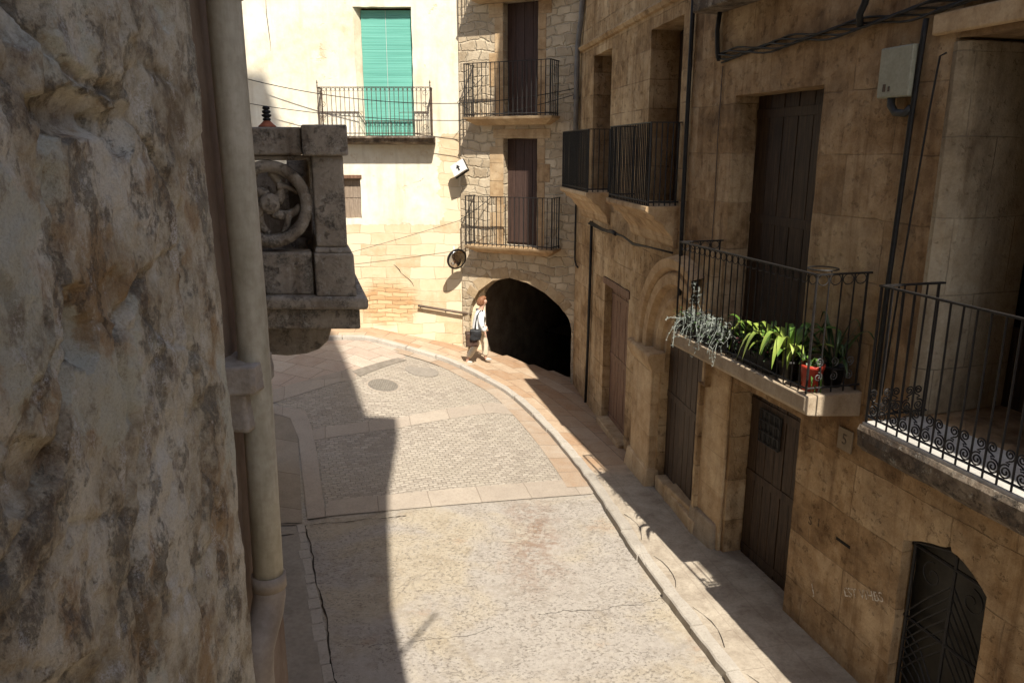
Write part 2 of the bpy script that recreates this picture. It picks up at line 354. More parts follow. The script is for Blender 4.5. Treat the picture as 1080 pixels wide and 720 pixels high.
def m_flags(name, c1, c2, c3, w=.7, h=.5, rot=0, uv=False, jam=.7, blendY=None):
    k = NM(name); co = k.coord(); tv = k.coord('UV') if uv else k.map(co, rot=(0,0,rot))
    v = k.warp(tv, 3, .03)
    bc, bf = k.brick(v, w, h, .009, off=.45, smooth=.4)
    med = k.noise(co, 3, 6, .7, .3); fine = k.noise(co, 35, 6, .72); sp = k.ramp(k.noise(co, 11, 5, .7), [(.6, 0.), (.68, 1.)])
    col = k.ramp(bc, [(0, c1), (.5, c2), (1, c3)], 'LINEAR')
    col = k.mix(.4, col, k.ramp(med, [(.36, c1), (.5, c2), (.64, c3)]))
    if blendY:
        plainc = k.ramp(med, [(.36, (.25,.205,.155)), (.5, (.335,.285,.22)), (.64, (.40,.345,.27))])
        x, y, z = k.sep(co)
        f = k.ramp(k.math('DIVIDE', k.math('ADD', y, k.math('MULTIPLY', k.math('SUBTRACT', med, .5), 1.5)), 20.), [(blendY/20, 0.), ((blendY+.5)/20, 1.)])
        col = k.mix(f, plainc, col)
        bf = k.math('MULTIPLY', bf, k.math('ADD', k.math('MULTIPLY', f, .75), .25))
    col = k.mix(k.math('MULTIPLY', bf, jam), col, (.13,.095,.065))
    col = k.mix(k.math('MULTIPLY', sp, .35), col, (.18,.14,.10))
    col = k.mix(k.math('MULTIPLY', k.ramp(fine, [(.3, 1.), (.55, 0.)]), .35), col, (.14,.11,.085))
    hh = k.math('SUBTRACT', k.math('ADD', k.math('MULTIPLY', med, .4), k.math('MULTIPLY', fine, .3)), k.math('MULTIPLY', bf, .8))
    return k.fin(col, .88, k.bump(hh, .5, .02))
M['walk'] = m_flags('sidewalk_flags', (.30,.18,.10), (.37,.26,.165), (.43,.345,.25), .62, .42, uv=True, blendY=11.2)
M['pinkflags'] = m_flags('pink_flags', (.30,.22,.165), (.37,.295,.235), (.42,.36,.29), .7, .5, rot=R(25))
M['band'] = m_flags('band_stone', (.27,.225,.18), (.325,.275,.22), (.37,.315,.25), .75, 5, rot=R(-13), jam=.4)
M['gutter'] = m_flags('gutter_stone', (.28,.185,.115), (.325,.25,.18), (.37,.315,.25), .6, .5, uv=True)
M['kerb'] = m_flags('kerb_stone', (.28,.25,.21), (.35,.315,.265), (.42,.38,.32), 3, 3, jam=0)
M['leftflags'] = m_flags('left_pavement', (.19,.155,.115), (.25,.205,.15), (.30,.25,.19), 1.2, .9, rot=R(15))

# ------------------------------------------------------------------ terrain
def gz(x, y):
    w = sstep(9.5, 16.5, y)
    return -4.95 + w*max(-.35, min(.8, .09-.21*x))
STEP = .1
def street_z(x, y): return gz(x, y)-STEP

def axis(lo, hi, step, far):
    a = []; x = lo
    while x <= hi+1e-6: a.append(x); x += step
    out = [-far, -far*.3, lo-20, lo-6] + a + [hi+6, hi+20, far*.3, far]
    return out
mb = MB()
xs = axis(-8, 6, .125, 400); ys = axis(0, 22, .125, 400)
for y in ys:
    for x in xs: mb.v.append((x, y, street_z(x, y)))
nx = len(xs)
for j in range(len(ys)-1):
    for i in range(nx-1): mb.f.append((j*nx+i, j*nx+i+1, (j+1)*nx+i+1, (j+1)*nx+i))
structure(mb.build('street', M['concrete'], smooth=True))

from mathutils.geometry import tessellate_polygon
def sheet(name, poly, dz, mat, step=.125):
    """a sheet lying on the street: the outline is cut into triangles and each is clipped out of a fine grid."""
    dz += .006; out = bmesh.new()
    for tri in tessellate_polygon([[Vector((*q, 0)) for q in poly]]):
        P = [poly[t] for t in tri]
        ar = sum(P[i][0]*P[(i+1) % 3][1]-P[(i+1) % 3][0]*P[i][1] for i in range(3))
        if ar < 0: P = P[::-1]
        cx = [q[0] for q in P]; cy = [q[1] for q in P]
        x0, x1, y0, y1 = min(cx)-step, max(cx)+step, min(cy)-step, max(cy)+step
        nx = int((x1-x0)/step)+2; ny = int((y1-y0)/step)+2
        bm = bmesh.new()
        g = [[bm.verts.new((x0+i*step, y0+j*step, 0)) for i in range(nx)] for j in range(ny)]
        for j in range(ny-1):
            for i in range(nx-1): bm.faces.new((g[j][i], g[j][i+1], g[j+1][i+1], g[j+1][i]))
        for i in range(3):
            a, b = Vector((*P[i], 0)), Vector((*P[(i+1) % 3], 0)); d = b-a
            bmesh.ops.bisect_plane(bm, geom=bm.verts[:]+bm.edges[:]+bm.faces[:], plane_co=a, plane_no=Vector((d.y, -d.x, 0)), clear_outer=True)
        tm = bpy.data.meshes.new('t'); bm.to_mesh(tm); bm.free(); out.from_mesh(tm); bpy.data.meshes.remove(tm)
    for v in out.verts: v.co.z = street_z(v.co.x, v.co.y)+dz
    me = bpy.data.meshes.new(name); out.to_mesh(me); out.free(); me.materials.append(mat)
    o = bpy.data.objects.new(name, me); C.objects.link(o)
    return structure(o)

# road surfaces beyond the concrete
sheet('cobbled_road', [(-2.62,10.0),(1.5,11.1),(1.25,12.6),(.55,14.2),(-.38,14.35),(-2.05,12.95),(-3.4,12.3)], .005, M['setts'])
sheet('cobbled_road', [(-3.4,12.4),(-2.05,13.1),(-.3,14.3),(.5,14.35),(.1,15.1),(-.7,15.95),(-2.3,16.5),(-2.75,15.6),(-3.15,14.8),(-4.5,13.7)], .004, M['setts'])
sheet('flagstone_road', [(-4.5,13.7),(-3.15,14.8),(-2.35,16.4),(-2.6,17.1),(-7.5,17.3),(-8,15)], .004, M['pinkflags'])
sheet('stone_band', [(-2.66,9.95),(1.2,10.72),(1.5,11.08),(1.42,11.45),(.9,11.25),(-2.7,10.4)], .010, M['band'])
sheet('stone_band', [(-3.4,12.2),(-2.02,12.87),(-.37,14.03),(.55,14.15),(.4,14.6),(-.4,14.6),(-2.1,13.25),(-3.5,12.55)], .010, M['band'])
sheet('stone_band', [(-4.7,13.3),(-3.1,14.65),(-3.25,15.1),(-4.8,13.9)], .010, M['band'])
sheet('drain_strip', [(-3.25,14.97),(-2.5,16.25),(-2.3,16.22),(-3.05,14.8)], .014, plain('drain_stone', (.16,.138,.11), (.23,.2,.165), 9, .85, .4))
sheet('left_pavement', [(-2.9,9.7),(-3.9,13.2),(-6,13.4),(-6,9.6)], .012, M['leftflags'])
sheet('pavement_edging', [(-2.62,9.92),(-2.87,9.85),(-3.62,12.25),(-3.4,12.4)], .022, M['band'])
sheet('pavement_edging', [(-3.4,12.4),(-3.62,12.25),(-3.95,12.95),(-3.75,13.22)], .021, M['band'])
sheet('pavement_edging', [(-3.75,13.22),(-3.95,12.95),(-4.35,13.15),(-4.35,13.42)], .020, M['band'])
sheet('left_pavement', [(-2.92,9.66),(-1.72,6.3),(-1.35,5.0),(-6,5.0),(-6,9.5)], .006, plain('grey_screed', (.235,.205,.165), (.30,.265,.215), 2.5, .9, .5))

# broken line of pale stones between street and left pavement
mb = MB(); a = Vector((-2.9,9.72,0)); b = Vector((-1.30,5.2,0)); L = (b-a).length; t = 0; d = (b-a).normalized(); nrm = Vector((-d.y, d.x, 0))
while t < L-.2:
    l = random.uniform(.18,.42); w = random.uniform(.08,.13)
    p = a+d*t; q = a+d*(t+l-.025); j = random.uniform(-.012,.012)
    z0 = street_z(p.x, p.y)
    pts = [p-nrm*(w+j), q-nrm*(w+random.uniform(-.01,.01)), q+nrm*(w*.2), p+nrm*(w*.2)]
    h = random.uniform(.012,.028)
    mb.hexa([(v.x, v.y, z0-.05) for v in pts]+[(v.x, v.y, z0+h) for v in pts])
    t += l
structure(mb.build('gutter_stones', M['kerb'], bevel=.008))

def ribbon(name, pts, w, dz, mat, jit=.0):        # thin dark joint or crack lying on the ground
    mb = MB(); n = len(pts)
    for i, (x, y) in enumerate(pts):
        a = Vector(pts[max(i-1, 0)]); b = Vector(pts[min(i+1, n-1)]); dd = (b-a).normalized(); nn = Vector((-dd.y, dd.x))
        ww = w*random.uniform(.4, 1.5)
        for s_ in (-1, 1):
            q = Vector((x, y))+nn*ww*s_; mb.v.append((q.x, q.y, street_z(q.x, q.y)+dz))
    for i in range(n-1): mb.f.append((2*i, 2*i+1, 2*i+3, 2*i+2))
    return structure(mb.build(name, mat))
def wander(a, b, n, j):
    a, b = Vector(a), Vector(b); out = []; off = 0
    d = (b-a).normalized(); nn = Vector((-d.y, d.x))
    for i in range(n+1):
        off = off*.8+random.uniform(-j, j); p = a.lerp(b, i/n)+nn*off; out.append((p.x, p.y))
    return out
M['crack'] = plain('dark_joint_dirt', (.02,.017,.013), (.045,.036,.028), 20, .95, .2)
ribbon('pavement_joint', wander((-2.85,9.68),(-1.235,5.2), 70, .012), .0075, .017, M['crack'])
ribbon('pavement_joint', wander((-2.8,9.7),(-1.5,9.98), 40, .014), .006, .016, M['crack'])
ribbon('pavement_joint', wander((-3.5,9.3),(-2.95,9.45), 10, .01), .010, .016, M['crack'])
ribbon('pavement_joint', wander((-3.6,9.7),(-2.92,9.75), 10, .01), .010, .022, M['crack'])
ribbon('street_crack', wander((.3,7.6),(1.75,7.95), 30, .03), .003, .004, M['crack'])
ribbon('street_crack', wander((-1.5,7.0),(-.2,7.4), 24, .03), .002, .004, M['crack'])

# right-hand pavement following the kerb
KP = [(3.75,-8),(3.3,-2),(2.85,2.2),(2.47,4.6),(2.13,6.30),(1.69,8.22),(1.42,9.70),(1.09,11.6),(.61,13.48),(-.04,15.12),(-.74,15.96),(-1.56,16.66),(-2.63,17.0),(-3.6,17.15),(-5.5,16.9),(-9,16.2)]
def catmull(P, per):
    out = []
    for i in range(len(P)-1):
        p0 = Vector(P[max(i-1, 0)]); p1 = Vector(P[i]); p2 = Vector(P[i+1]); p3 = Vector(P[min(i+2, len(P)-1)])
        n = max(2, int((p2-p1).length/per))
        for k in range(n):
            t = k/n
            out.append(.5*((2*p1)+(p2-p0)*t+(2*p0-5*p1+4*p2-p3)*t*t+(3*p1-p0-3*p2+p3)*t**3))
    out.append(Vector(P[-1])); return out
K = catmull(KP, .14)
KN = []
for i in range(len(K)):
    d = (K[min(i+1, len(K)-1)]-K[max(i-1, 0)]).normalized(); KN.append(Vector((d.y, -d.x)))
arc = [0]
for i in range(1, len(K)): arc.append(arc[-1]+(K[i]-K[i-1]).length)
def strip(name, offs, zf, mat):
    bm = bmesh.new(); uvl = bm.loops.layers.uv.new('UV'); rows = []
    for i in range(len(K)):
        rows.append([bm.verts.new((K[i].x+KN[i].x*o, K[i].y+KN[i].y*o, zf(K[i].x+KN[i].x*o, K[i].y+KN[i].y*o, o))) for o in offs])
    for i in range(len(K)-1):
        for j in range(len(offs)-1):
            f = bm.faces.new((rows[i][j], rows[i][j+1], rows[i+1][j+1], rows[i+1][j]))
            for lp, (ii, jj) in zip(f.loops, ((i, j), (i, j+1), (i+1, j+1), (i+1, j))):
                lp[uvl].uv = (arc[ii], offs[jj])
    bmesh.ops.recalc_face_normals(bm, faces=bm.faces)
    me = bpy.data.meshes.new(name); bm.to_mesh(me); bm.free(); me.materials.append(mat)
    me.polygons.foreach_set('use_smooth', [True]*len(me.polygons))
    o = bpy.data.objects.new(name, me); C.objects.link(o); return structure(o)
strip('sidewalk', [.05,.16,.5]+[.5+.18*i for i in range(1, 42)], lambda x, y, o: gz(x, y)-.004-(.03 if o < .1 else 0), M['walk'])
g = strip('gutter_band', [-.36,-.2,-.05,.03], lambda x, y, o: street_z(x, y)+.018, M['gutter'])
bm = bmesh.new(); bm.from_mesh(g.data)          # the stone gutter only runs beside the cobbles
bmesh.ops.delete(bm, geom=[f for f in bm.faces if f.calc_center_median().y < 11.0 or f.calc_center_median().x < -2.6], context='FACES'); bm.to_mesh(g.data); bm.free()
# kerb stones
mb = MB(); i = 0
def frame_at(s):
    for q in range(len(arc)-1):
        if arc[q+1] >= s:
            t = (s-arc[q])/(arc[q+1]-arc[q]); return K[q].lerp(K[q+1], t), KN[q]
    return K[-1], KN[-1]
s = 0
while s < arc[-1]-1.2:
    l = random.uniform(.55,1.05); n = 4; j0 = random.uniform(-.012,.012); hz = random.uniform(-.008,.008)
    ring = []
    for q in range(n+1):
        ss = s+.008+(l-.016)*q/n; p, nn = frame_at(ss)
        e0 = j0+random.uniform(-.01,.01); e1 = .15+random.uniform(-.012,.012); dip = random.uniform(-.008,.006)
        A = p+nn*e0; B = p+nn*e1
        ring.append([(A.x, A.y, street_z(A.x, A.y)-.05), (A.x+nn.x*.004, A.y+nn.y*.004, gz(A.x, A.y)-.012+hz+dip), (A.x+nn.x*.02, A.y+nn.y*.02, gz(A.x, A.y)+.004+hz+dip), (B.x, B.y, gz(B.x, B.y)+.004+hz), (B.x, B.y, street_z(B.x, B.y)-.05)])
    vs = [p for r in ring for p in r]; fs = []
    for q in range(n):
        for w in range(4): fs.append((q*5+w, q*5+w+1, (q+1)*5+w+1, (q+1)*5+w))
    fs += [(0,1,2,3,4), tuple(n*5+w for w in (4,3,2,1,0))]
    mb.add(vs, fs); s += l
structure(mb.build('kerb', M['kerb']))
# short scalloped cement cracks behind the kerb
pp = []; on = True
for q in range(len(K)):
    if 4.6 < K[q].y < 10.8:
        ph = arc[q] % 1.15
        if ph < .8:
            o = .17+.09*math.sin(ph/.8*math.pi)+random.uniform(-.008,.008); p = K[q]+KN[q]*o; pp.append((p.x, p.y))
        elif len(pp) > 3:
            ribbon('sidewalk_crack', pp, .0032, STEP+.004, M['crack']); pp = []
        else: pp = []

# ------------------------------------------------------------------ facade tools
def facade(name, parent, mat, outer, holes, thick=.5, jit=.006):
    """outer: (s,z) outline; holes: list of (outline, reveal depth)."""
    bm = bmesh.new()
    def loop(poly, sub, j):
        vs = []
        n = len(poly)
        for i in range(n):
            a, b = poly[i], poly[(i+1) % n]; L = math.dist(a, b); m = max(1, int(L/.14)) if sub else 1
            for q in range(m):
                t = q/m; jj = j if 0 < q else j*.4
                vs.append((a[0]+(b[0]-a[0])*t+random.uniform(-jj, jj), a[1]+(b[1]-a[1])*t+random.uniform(-jj, jj)))
        V = [bm.verts.new((x, 0, z)) for x, z in vs]
        E = [bm.edges.new((V[i], V[(i+1) % len(V)])) for i in range(len(V))]
        return V, E
    OV, OE = loop(outer, False, 0); edges = list(OE); H = []
    for poly, dep in holes:
        V, E = loop(poly, True, jit); edges += E; H.append((V, dep))
    bmesh.ops.triangle_fill(bm, use_beauty=True, use_dissolve=False, edges=edges, normal=(0,1,0))
    for V, dep in H:
        B = [bm.verts.new((v.co.x, -dep, v.co.z)) for v in V]
        for i in range(len(V)):
            j = (i+1) % len(V); bm.faces.new((V[i], V[j], B[j], B[i]))
    B = [bm.verts.new((v.co.x, -thick, v.co.z)) for v in OV]
    for i in range(len(OV)):
        j = (i+1) % len(OV); bm.faces.new((OV[i], OV[j], B[j], B[i]))
    bmesh.ops.recalc_face_normals(bm, faces=bm.faces)
    me = bpy.data.meshes.new(name); bm.to_mesh(me); bm.free(); me.materials.append(mat)
    o = bpy.data.objects.new(name, me); C.objects.link(o); o.parent = parent
    return o
def rect(s0, s1, z0, z1): return [(s0,z0),(s1,z0),(s1,z1),(s0,z1)]

def plank_door(parent, s0, s1, z0, z1, y, mat, n=7, name='door', studs=True, grille=None):
    mb = MB(); mb.box(s0-.03, s1+.03, y-.06, y, z0, z1+.03)
    w = (s1-s0)/n
    for i in range(n):
        mb.box(s0+i*w+.006, s0+(i+1)*w-.006, y, y+.022+random.uniform(0,.006), z0+.01, z1-.005)
    for z in (z0+.12, z0+(z1-z0)*.5, z1-.2):
        mb.box(s0+.01, s1-.01, y+.022, y+.034, z-.05, z+.05)
    o = mb.build(name, mat, parent, bevel=.003)
    hd = MB(); hd.tube([(s0+.14, y+.03, z0+1.05), (s0+.14, y+.08, z0+1.05), (s0+.14, y+.08, z0+1.18), (s0+.14, y+.03, z0+1.18)], .009)
    hd.build('handle', M['iron'], o)
    if grille:
        a, b, c, d = grille; g = MB()
        g.box(a, b, y+.030, y+.040, c, d)
        for i in range(5): x = a+(b-a)*i/4; g.tube([(x, y+.055, c), (x, y+.055, d)], .008)
        for i in range(4): z = c+(d-c)*i/3; g.tube([(a, y+.062, z), (b, y+.062, z)], .008)
        g.build('door_grille', M['iron'], o)
    return o

def glazed_door(parent, s0, s1, z0, z1, y, mat):
    mb = MB(); m = (s0+s1)/2
    for a, b in ((s0, m-.004), (m+.004, s1)):
        mb.box(a, a+.09, y-.05, y, z0, z1); mb.box(b-.09, b, y-.05, y, z0, z1)
        mb.box(a+.09, b-.09, y-.05, y-.003, z1-.1, z1); mb.box(a+.09, b-.09, y-.05, y-.003, z0, z0+.7)
        mb.box(a+.09, b-.09, y-.05, y-.008, z0+1.5, z0+1.56)
    o = mb.build('balcony_door', mat, parent, bevel=.004)
    g = MB(); g.box(s0+.02, s1-.02, y-.035, y-.025, z0+.65, z1-.05); g.build('pane', M['glass'], o)
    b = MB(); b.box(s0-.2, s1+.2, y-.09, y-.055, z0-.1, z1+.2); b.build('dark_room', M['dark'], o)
    return o

def spiral(cx, cz, r0, turns, a0, dirn, n=22):
    out = []
    for i in range(n+1):
        t = i/n; r = r0*(1-.82*t); a = a0+dirn*turns*2*math.pi*t
        out.append((cx+r*math.cos(a), cz+r*math.sin(a)))
    return out

def railing(parent, s0, s1, y, z0, z1, nb, mat, r=.007, near=None, far=None, scroll=None, arcs=False, toprail=.012, wall_gap=0, name='railing', jitter=.004):
    """front run from s0 to s1 at outward distance y, returns to the wall at both ends."""
    mb = MB()
    path = [(s0, wall_gap, z1), (s0, y, z1), (s1, y, z1), (s1, wall_gap, z1)]
    for p, q in zip(path, path[1:]):
        p, q = Vector(p), Vector(q); d = (q-p).normalized(); n = Vector((-d.y, d.x, 0))*toprail*1.3
        p2 = p-d*toprail; q2 = q+d*toprail; h = Vector((0,0,toprail*.6))
        mb.hexa([p2-n-h, q2-n-h, q2+n-h, p2+n-h, p2-n+h, q2-n+h, q2+n+h, p2+n+h])
    zb = z0+.05
    for p, q in zip(path, path[1:]):
        p = Vector(p); q = Vector(q); p.z = q.z = zb
        mb.tube([p, q], r*1.3, 4)
    runs = [((s0, y), (s1, y), nb), ((s0, .04), (s0, y), max(2, int(nb*y/(s1-s0)))), ((s1, .04), (s1, y), max(2, int(nb*y/(s1-s0))))]
    for a, b, n in runs:
        for i in range(n+1):
            x = a[0]+(b[0]-a[0])*i/n; yy = a[1]+(b[1]-a[1])*i/n; j = random.uniform(-jitter, jitter)
            thick = r*1.5 if i in (0, n) else r
            mb.tube([(x, yy, z0), (x+j, yy+j*.5, (z0+z1)/2), (x, yy, z1)], thick, 6)
    o = mb.build(name, mat, parent, smooth=False)
    if scroll:
        sm = MB()
        for a, b, n in runs:
            A = Vector((a[0], a[1])); B = Vector((b[0], b[1])); w = (B-A).length/n; d = (B-A).normalized()
            for i in range(n):
                o0 = A+d*(w*i)
                def put(pts): sm.tube([(o0.x+d.x*u, o0.y+d.y*u, z) for u, z in pts], .0062, 5)
                hz = z0+.055; rr = min(w*.46, .055); f = 1 if i % 2 else -1
                put(spiral(w*.5+f*w*.06, hz+rr, rr, 1.9, R(90), -f, 30))
                put(spiral(w*.5-f*w*.10, hz+scroll-rr*.85, rr*.82, 1.8, R(-90), -f, 28))
                u0 = w*.5+f*w*.06; u1 = w*.5-f*w*.10
                put([(u0, hz+2*rr), (u0-f*w*.16, hz+2*rr-.004), (u0-f*w*.2, hz+2*rr+.012), (u1+f*w*.2, hz+scroll-1.7*rr-.012), (u1, hz+scroll-1.7*rr)])
        sm.build('scrollwork', mat, o)
    if arcs:
        am = MB()
        for a, b, n in runs:
            A = Vector((a[0], a[1])); B = Vector((b[0], b[1])); w = (B-A).length/n; d = (B-A).normalized()
            for i in range(n):
                c = A+d*(w*(i+.5)); pts = []
                for q in range(13):
                    an = 2*math.pi*q/12; pts.append((c.x+d.x*w*.42*math.cos(an), c.y+d.y*w*.42*math.cos(an), z1-.05+w*.36*math.sin(an)))
                am.tube(pts, .0045, 5)
        am.build('ring_frieze', mat, o)
    return o

def frame_of(p, d):
    """origin and heading of a facade whose local +x runs along d and +y points into the street."""
    return (p[0], p[1], 0), math.atan2(d[1], d[0])

# ------------------------------------------------------------------ NEAR RIGHT HOUSE (number plate, plants, scroll balcony)
loc, rz = frame_of((5.01, 0), (-.265, 1))
near = thing('stone_house', 'ochre stone house at right with two iron balconies over a plank door and grated opening', 'house', loc, rz)
def ogee():
    L = [(5.37,-5.1),(6.24,-5.1),(6.27,-3.29)]
    for t in (.15,.4,.65,.85): L.append((6.27-.44*t-.01, -3.29+.15*math.sin(t*math.pi/2)))
    L += [(5.83,-3.12),(5.80,-3.06),(5.77,-3.13)]
    for t in (.15,.35,.6,.85): L.append((5.77-.36*t, -3.13-.17*(1-math.cos(t*math.pi/2))))
    L += [(5.40,-3.31)]
    return L
facade('wall', near, M['near_house'], [(-6,-5.4),(9.85,-5.4),(9.85,-1.95),(10.62,-1.95),(10.62,3.0),(-6,3.0)],
       [(rect(7.82,9.12,-5.1,-2.71), .26), (rect(7.95,9.54,-2.16,.6), .34), (rect(5.15,6.42,-2.16,.82), .95), (ogee(), .16),
        (rect(2.2,3.5,-2.16,.7), .4)])
plank_door(near, 7.84, 9.10, -4.97, -2.73, -.26, M['dark_wood'], 7, grille=(8.45,8.85,-3.35,-2.95))
plank_door(near, 7.95, 9.54, -2.16, .60, -.32, M['dark_wood'], 6, name='balcony_door')
glazed_door(near, 5.12, 6.45, -2.16, .86, -.90, M['dark_wood'])
mb = MB()
pts = [(6.43,.0),(6.36,.03),(6.30,-.02),(6.28,-.12),(6.285,-.3),(6.30,-.55),(6.32,-.88),(6.43,-.88)]
mb.v = [(x_, y_, z_) for z_ in (-2.15,.79) for x_, y_ in pts]; n_ = len(pts)
mb.f = [(i, (i+1) % n_, (i+1) % n_+n_, i+n_) for i in range(n_)]+[tuple(range(n_)), tuple(range(2*n_-1, n_-1, -1))]
mb.build('door_jamb', M['jamb'], near)
glazed_door(near, 2.22, 3.48, -2.16, .68, -.40, M['dark_wood'])
# grated opening: pale room behind, iron grille with chevrons
mb = MB(); mb.box(5.2,6.45,-.24,-.20,-5.3,-2.9); mb.build('dark_pane', plain('dusty_dark_pane', (.02,.018,.014), (.05,.042,.03), 3, .5, .1), near)
gm = MB(); yy = -.10
for s_ in (5.41, 5.80, 6.23): gm.tube([(s_, yy, -5.1), (s_, yy, -3.2)], .016, 6)
for z in (-3.32, -4.02, -4.75): gm.tube([(5.39, yy, z), (6.26, yy, z)], .016, 6)
for side in (0, 1):
    a, b = ((5.80, 6.23), (5.41, 5.80))[side]
    for k in range(7):
        z = -3.45-.1*k
        x0, x1 = (a, b) if side == 0 else (b, a)
        gm.tube([(x0, yy, z-.02), (x0+(x1-x0)*.55, yy, z-.28), (x1, yy, z-.52)], .008, 5)
    for k in range(5):
        z = -4.1-.11*k; x0, x1 = (a, b) if side == 0 else (b, a)
        gm.tube([(x0+(x1-x0)*.1, yy, z-.4), (x0+(x1-x0)*.5, yy, z-.15), (x1, yy, z)], .008, 5)
    gm.tube([(p[0], yy, p[1]) for p in spiral((a+b)/2, -3.5, .12, 1.3, R(90), 1 if side else -1)], .007, 5)
gm.tube([(6.26, yy, -3.30), (5.82, yy, -3.17), (5.78, yy, -3.17), (5.42, yy, -3.33)], .018, 6)
gm.build('window_grille', M['iron'], near)
# pilaster left of the door, stone bench and base stones
mb = MB()
mb.box(9.17,9.84,.0,.05,-5.3,-2.55); mb.build('pilaster', M['trim'], near, bevel=.02)
mb = MB()
mb.hexa([(9.20,-.05,-5.3),(9.86,-.05,-5.3),(9.86,.18,-5.3),(9.20,.16,-5.3),(9.24,-.05,-4.62),(9.84,-.05,-4.60),(9.84,.11,-4.60),(9.24,.10,-4.62)])
mb.build('base_stone', M['pale_stone'], near, bevel=.03)
mb = MB(); mb.box(9.5,10.72,-.3,.05,-5.3,-4.72); mb.build('door_sill', M['trim'], near, bevel=.02)
# lintel ledge over the window door and the upper balcony soffit
mb = MB(); mb.box(8.55,10.1,-.1,.32,1.55,1.78); mb.build('upper_balcony_slab', M['rough_slab'], near, bevel=.02)
mb = MB(); mb.box(4.6,6.62,-.05,.05,.86,1.02); mb.build('lintel_moulding', M['trim'], near, bevel=.015)
# eaves and roof
mb = MB(); mb.box(-6,10.62,-.6,.37,3.0,3.12); mb.build('eaves', M['trim'], near)
mb = MB(); mb.hexa([(-6,-7,4.8),(10.62,-7,4.8),(10.62,.37,3.12),(-6,.37,3.12),(-6,-7,4.95),(10.62,-7,4.95),(10.62,.39,3.26),(-6,.39,3.26)]); mb.build('roof', M['roof'], near)
mb = MB(); mb.box(-6,10.6,-6.6,-.5,-5.3,2.98)
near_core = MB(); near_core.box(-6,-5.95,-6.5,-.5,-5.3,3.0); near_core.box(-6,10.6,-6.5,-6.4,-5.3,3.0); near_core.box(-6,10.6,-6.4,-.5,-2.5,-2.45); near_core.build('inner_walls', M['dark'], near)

# balcony one (plants)
mb = MB()
mb.prism_x([(-.02,-2.16),(.60,-2.16),(.60,-2.30),(.56,-2.345),(.44,-2.36),(-.02,-2.40)], 6.98, 9.66)
b1 = mb.build('balcony_slab', M['pale_stone'], near, bevel=.012)
r1 = railing(b1, 7.03, 9.61, .56, -2.15, -1.06, 22, M['iron'], .0075, arcs=True)
for k in range(3):          # scrolls at the foot of the near end
    sm = MB(); y0 = .08+.16*k
    sm.tube([(7.03, y, z) for y, z in spiral(y0+.05, -2.0, .045, 1.5, R(90), 1)], .005, 5)
    sm.tube([(7.03, y, z) for y, z in spiral(y0+.05, -1.86, .045, 1.5, R(-90), -1)], .005, 5)
    sm.build('scroll', M['grey_iron'], b1)
rm = MB(); rm.tube([(7.17+.13*math.cos(a), .40+.13*math.sin(a), -1.03) for a in [i*math.pi/12 for i in range(24)]], .007, 6, closed=True)
rm.tube([(7.05,.40,-1.05),(7.05,.40,-1.03)], .006); rm.build('pot_ring', M['iron'], b1)
# balcony two (scroll band), with its eroded slab
mb = MB(); prof = [(-.02,-2.16),(.60,-2.16),(.62,-2.20),(.615,-2.27),(.60,-2.34),(.55,-2.39),(.42,-2.43),(.22,-2.48),(-.02,-2.54)]
N = 60; vs = []; fs = []
for i in range(N+1):
    s_ = 2.0+(6.26-2.0)*i/N
    for (yv, zv) in prof:
        q = noise.noise(Vector((s_*5, yv*7, zv*7)))*.018+noise.noise(Vector((s_*17, yv*20, zv*20)))*.008
        k_ = 0 if zv > -2.17 else 1
        vs.append((s_+(q if 0 < i < N else q), yv+q*k_, zv+q*k_*.8))
n = len(prof)
for i in range(N):
    for j in range(n): fs.append((i*n+j, i*n+(j+1) % n, (i+1)*n+(j+1) % n, (i+1)*n+j))
fs += [tuple(range(n-1,-1,-1)), tuple(N*n+k for k in range(n))]
mb.add(vs, fs); b2 = mb.build('balcony_slab', M['rough_slab'], near)
mb = MB(); mb.box(2.0,6.24,0,.59,-2.158,-2.135); mb.build('floor_tiles', plain('floor_tile', (.40,.385,.355), (.52,.50,.46), 6, .6, .1), b2)
railing(b2, 2.05, 6.22, .575, -2.13, -1.02, 37, M['iron'], .008, scroll=.22)

# house number, letter slot, faded painted letters
def text_mesh(name, body, size, mat, parent, loc_, depth=.002, rot=None):
    cu = bpy.data.curves.new(name, 'FONT'); cu.body = body; cu.size = size; cu.extrude = depth; cu.align_x = 'CENTER'; cu.align_y = 'CENTER'
    tmp = bpy.data.objects.new(name, cu); C.objects.link(tmp)
    dg = bpy.context.evaluated_depsgraph_get(); me = bpy.data.meshes.new_from_object(tmp.evaluated_get(dg))
    bpy.data.objects.remove(tmp); bpy.data.curves.remove(cu)
    me.materials.clear(); me.materials.append(mat)
    # text plane -> facade plane; local x of the facade runs away to the left of a reader
    me.transform(Matrix(((-1,0,0,0),(0,0,1,0),(0,1,0,0),(0,0,0,1))))
    o = bpy.data.objects.new(name, me); C.objects.link(o); o.parent = parent; o.location = loc_
    return o
pl = thing('house_number_plate', 'small square stone tile with a dark house number beside the balcony slab', 'number plate', loc, rz)
mb = MB(); mb.box(7.02,7.22,.0,.018,-2.79,-2.57); mb.build('plate', plain('plate_tile', (.20,.155,.105), (.25,.195,.135), 12, .8, .2), pl, bevel=.006)
text_mesh('numeral', '5', .15, plain('numeral_paint', (.07,.055,.04), (.12,.09,.065), 15, .8, 0), pl, (7.12,.0195,-2.68))
mb = MB(); mb.box(6.90,7.10,-.02,.004,-3.715,-3.685); o = mb.build('letter_slot', M['dark'], near)
k = NM('faded_white_paint'); co = k.coord(); f = k.ramp(k.noise(co, 22, 5, .7), [(.42, 0.), (.58, 1.)])
k.fin(k.mix(f, (.30,.20,.11), (.66,.61,.52)), .9); M['faded'] = k.m
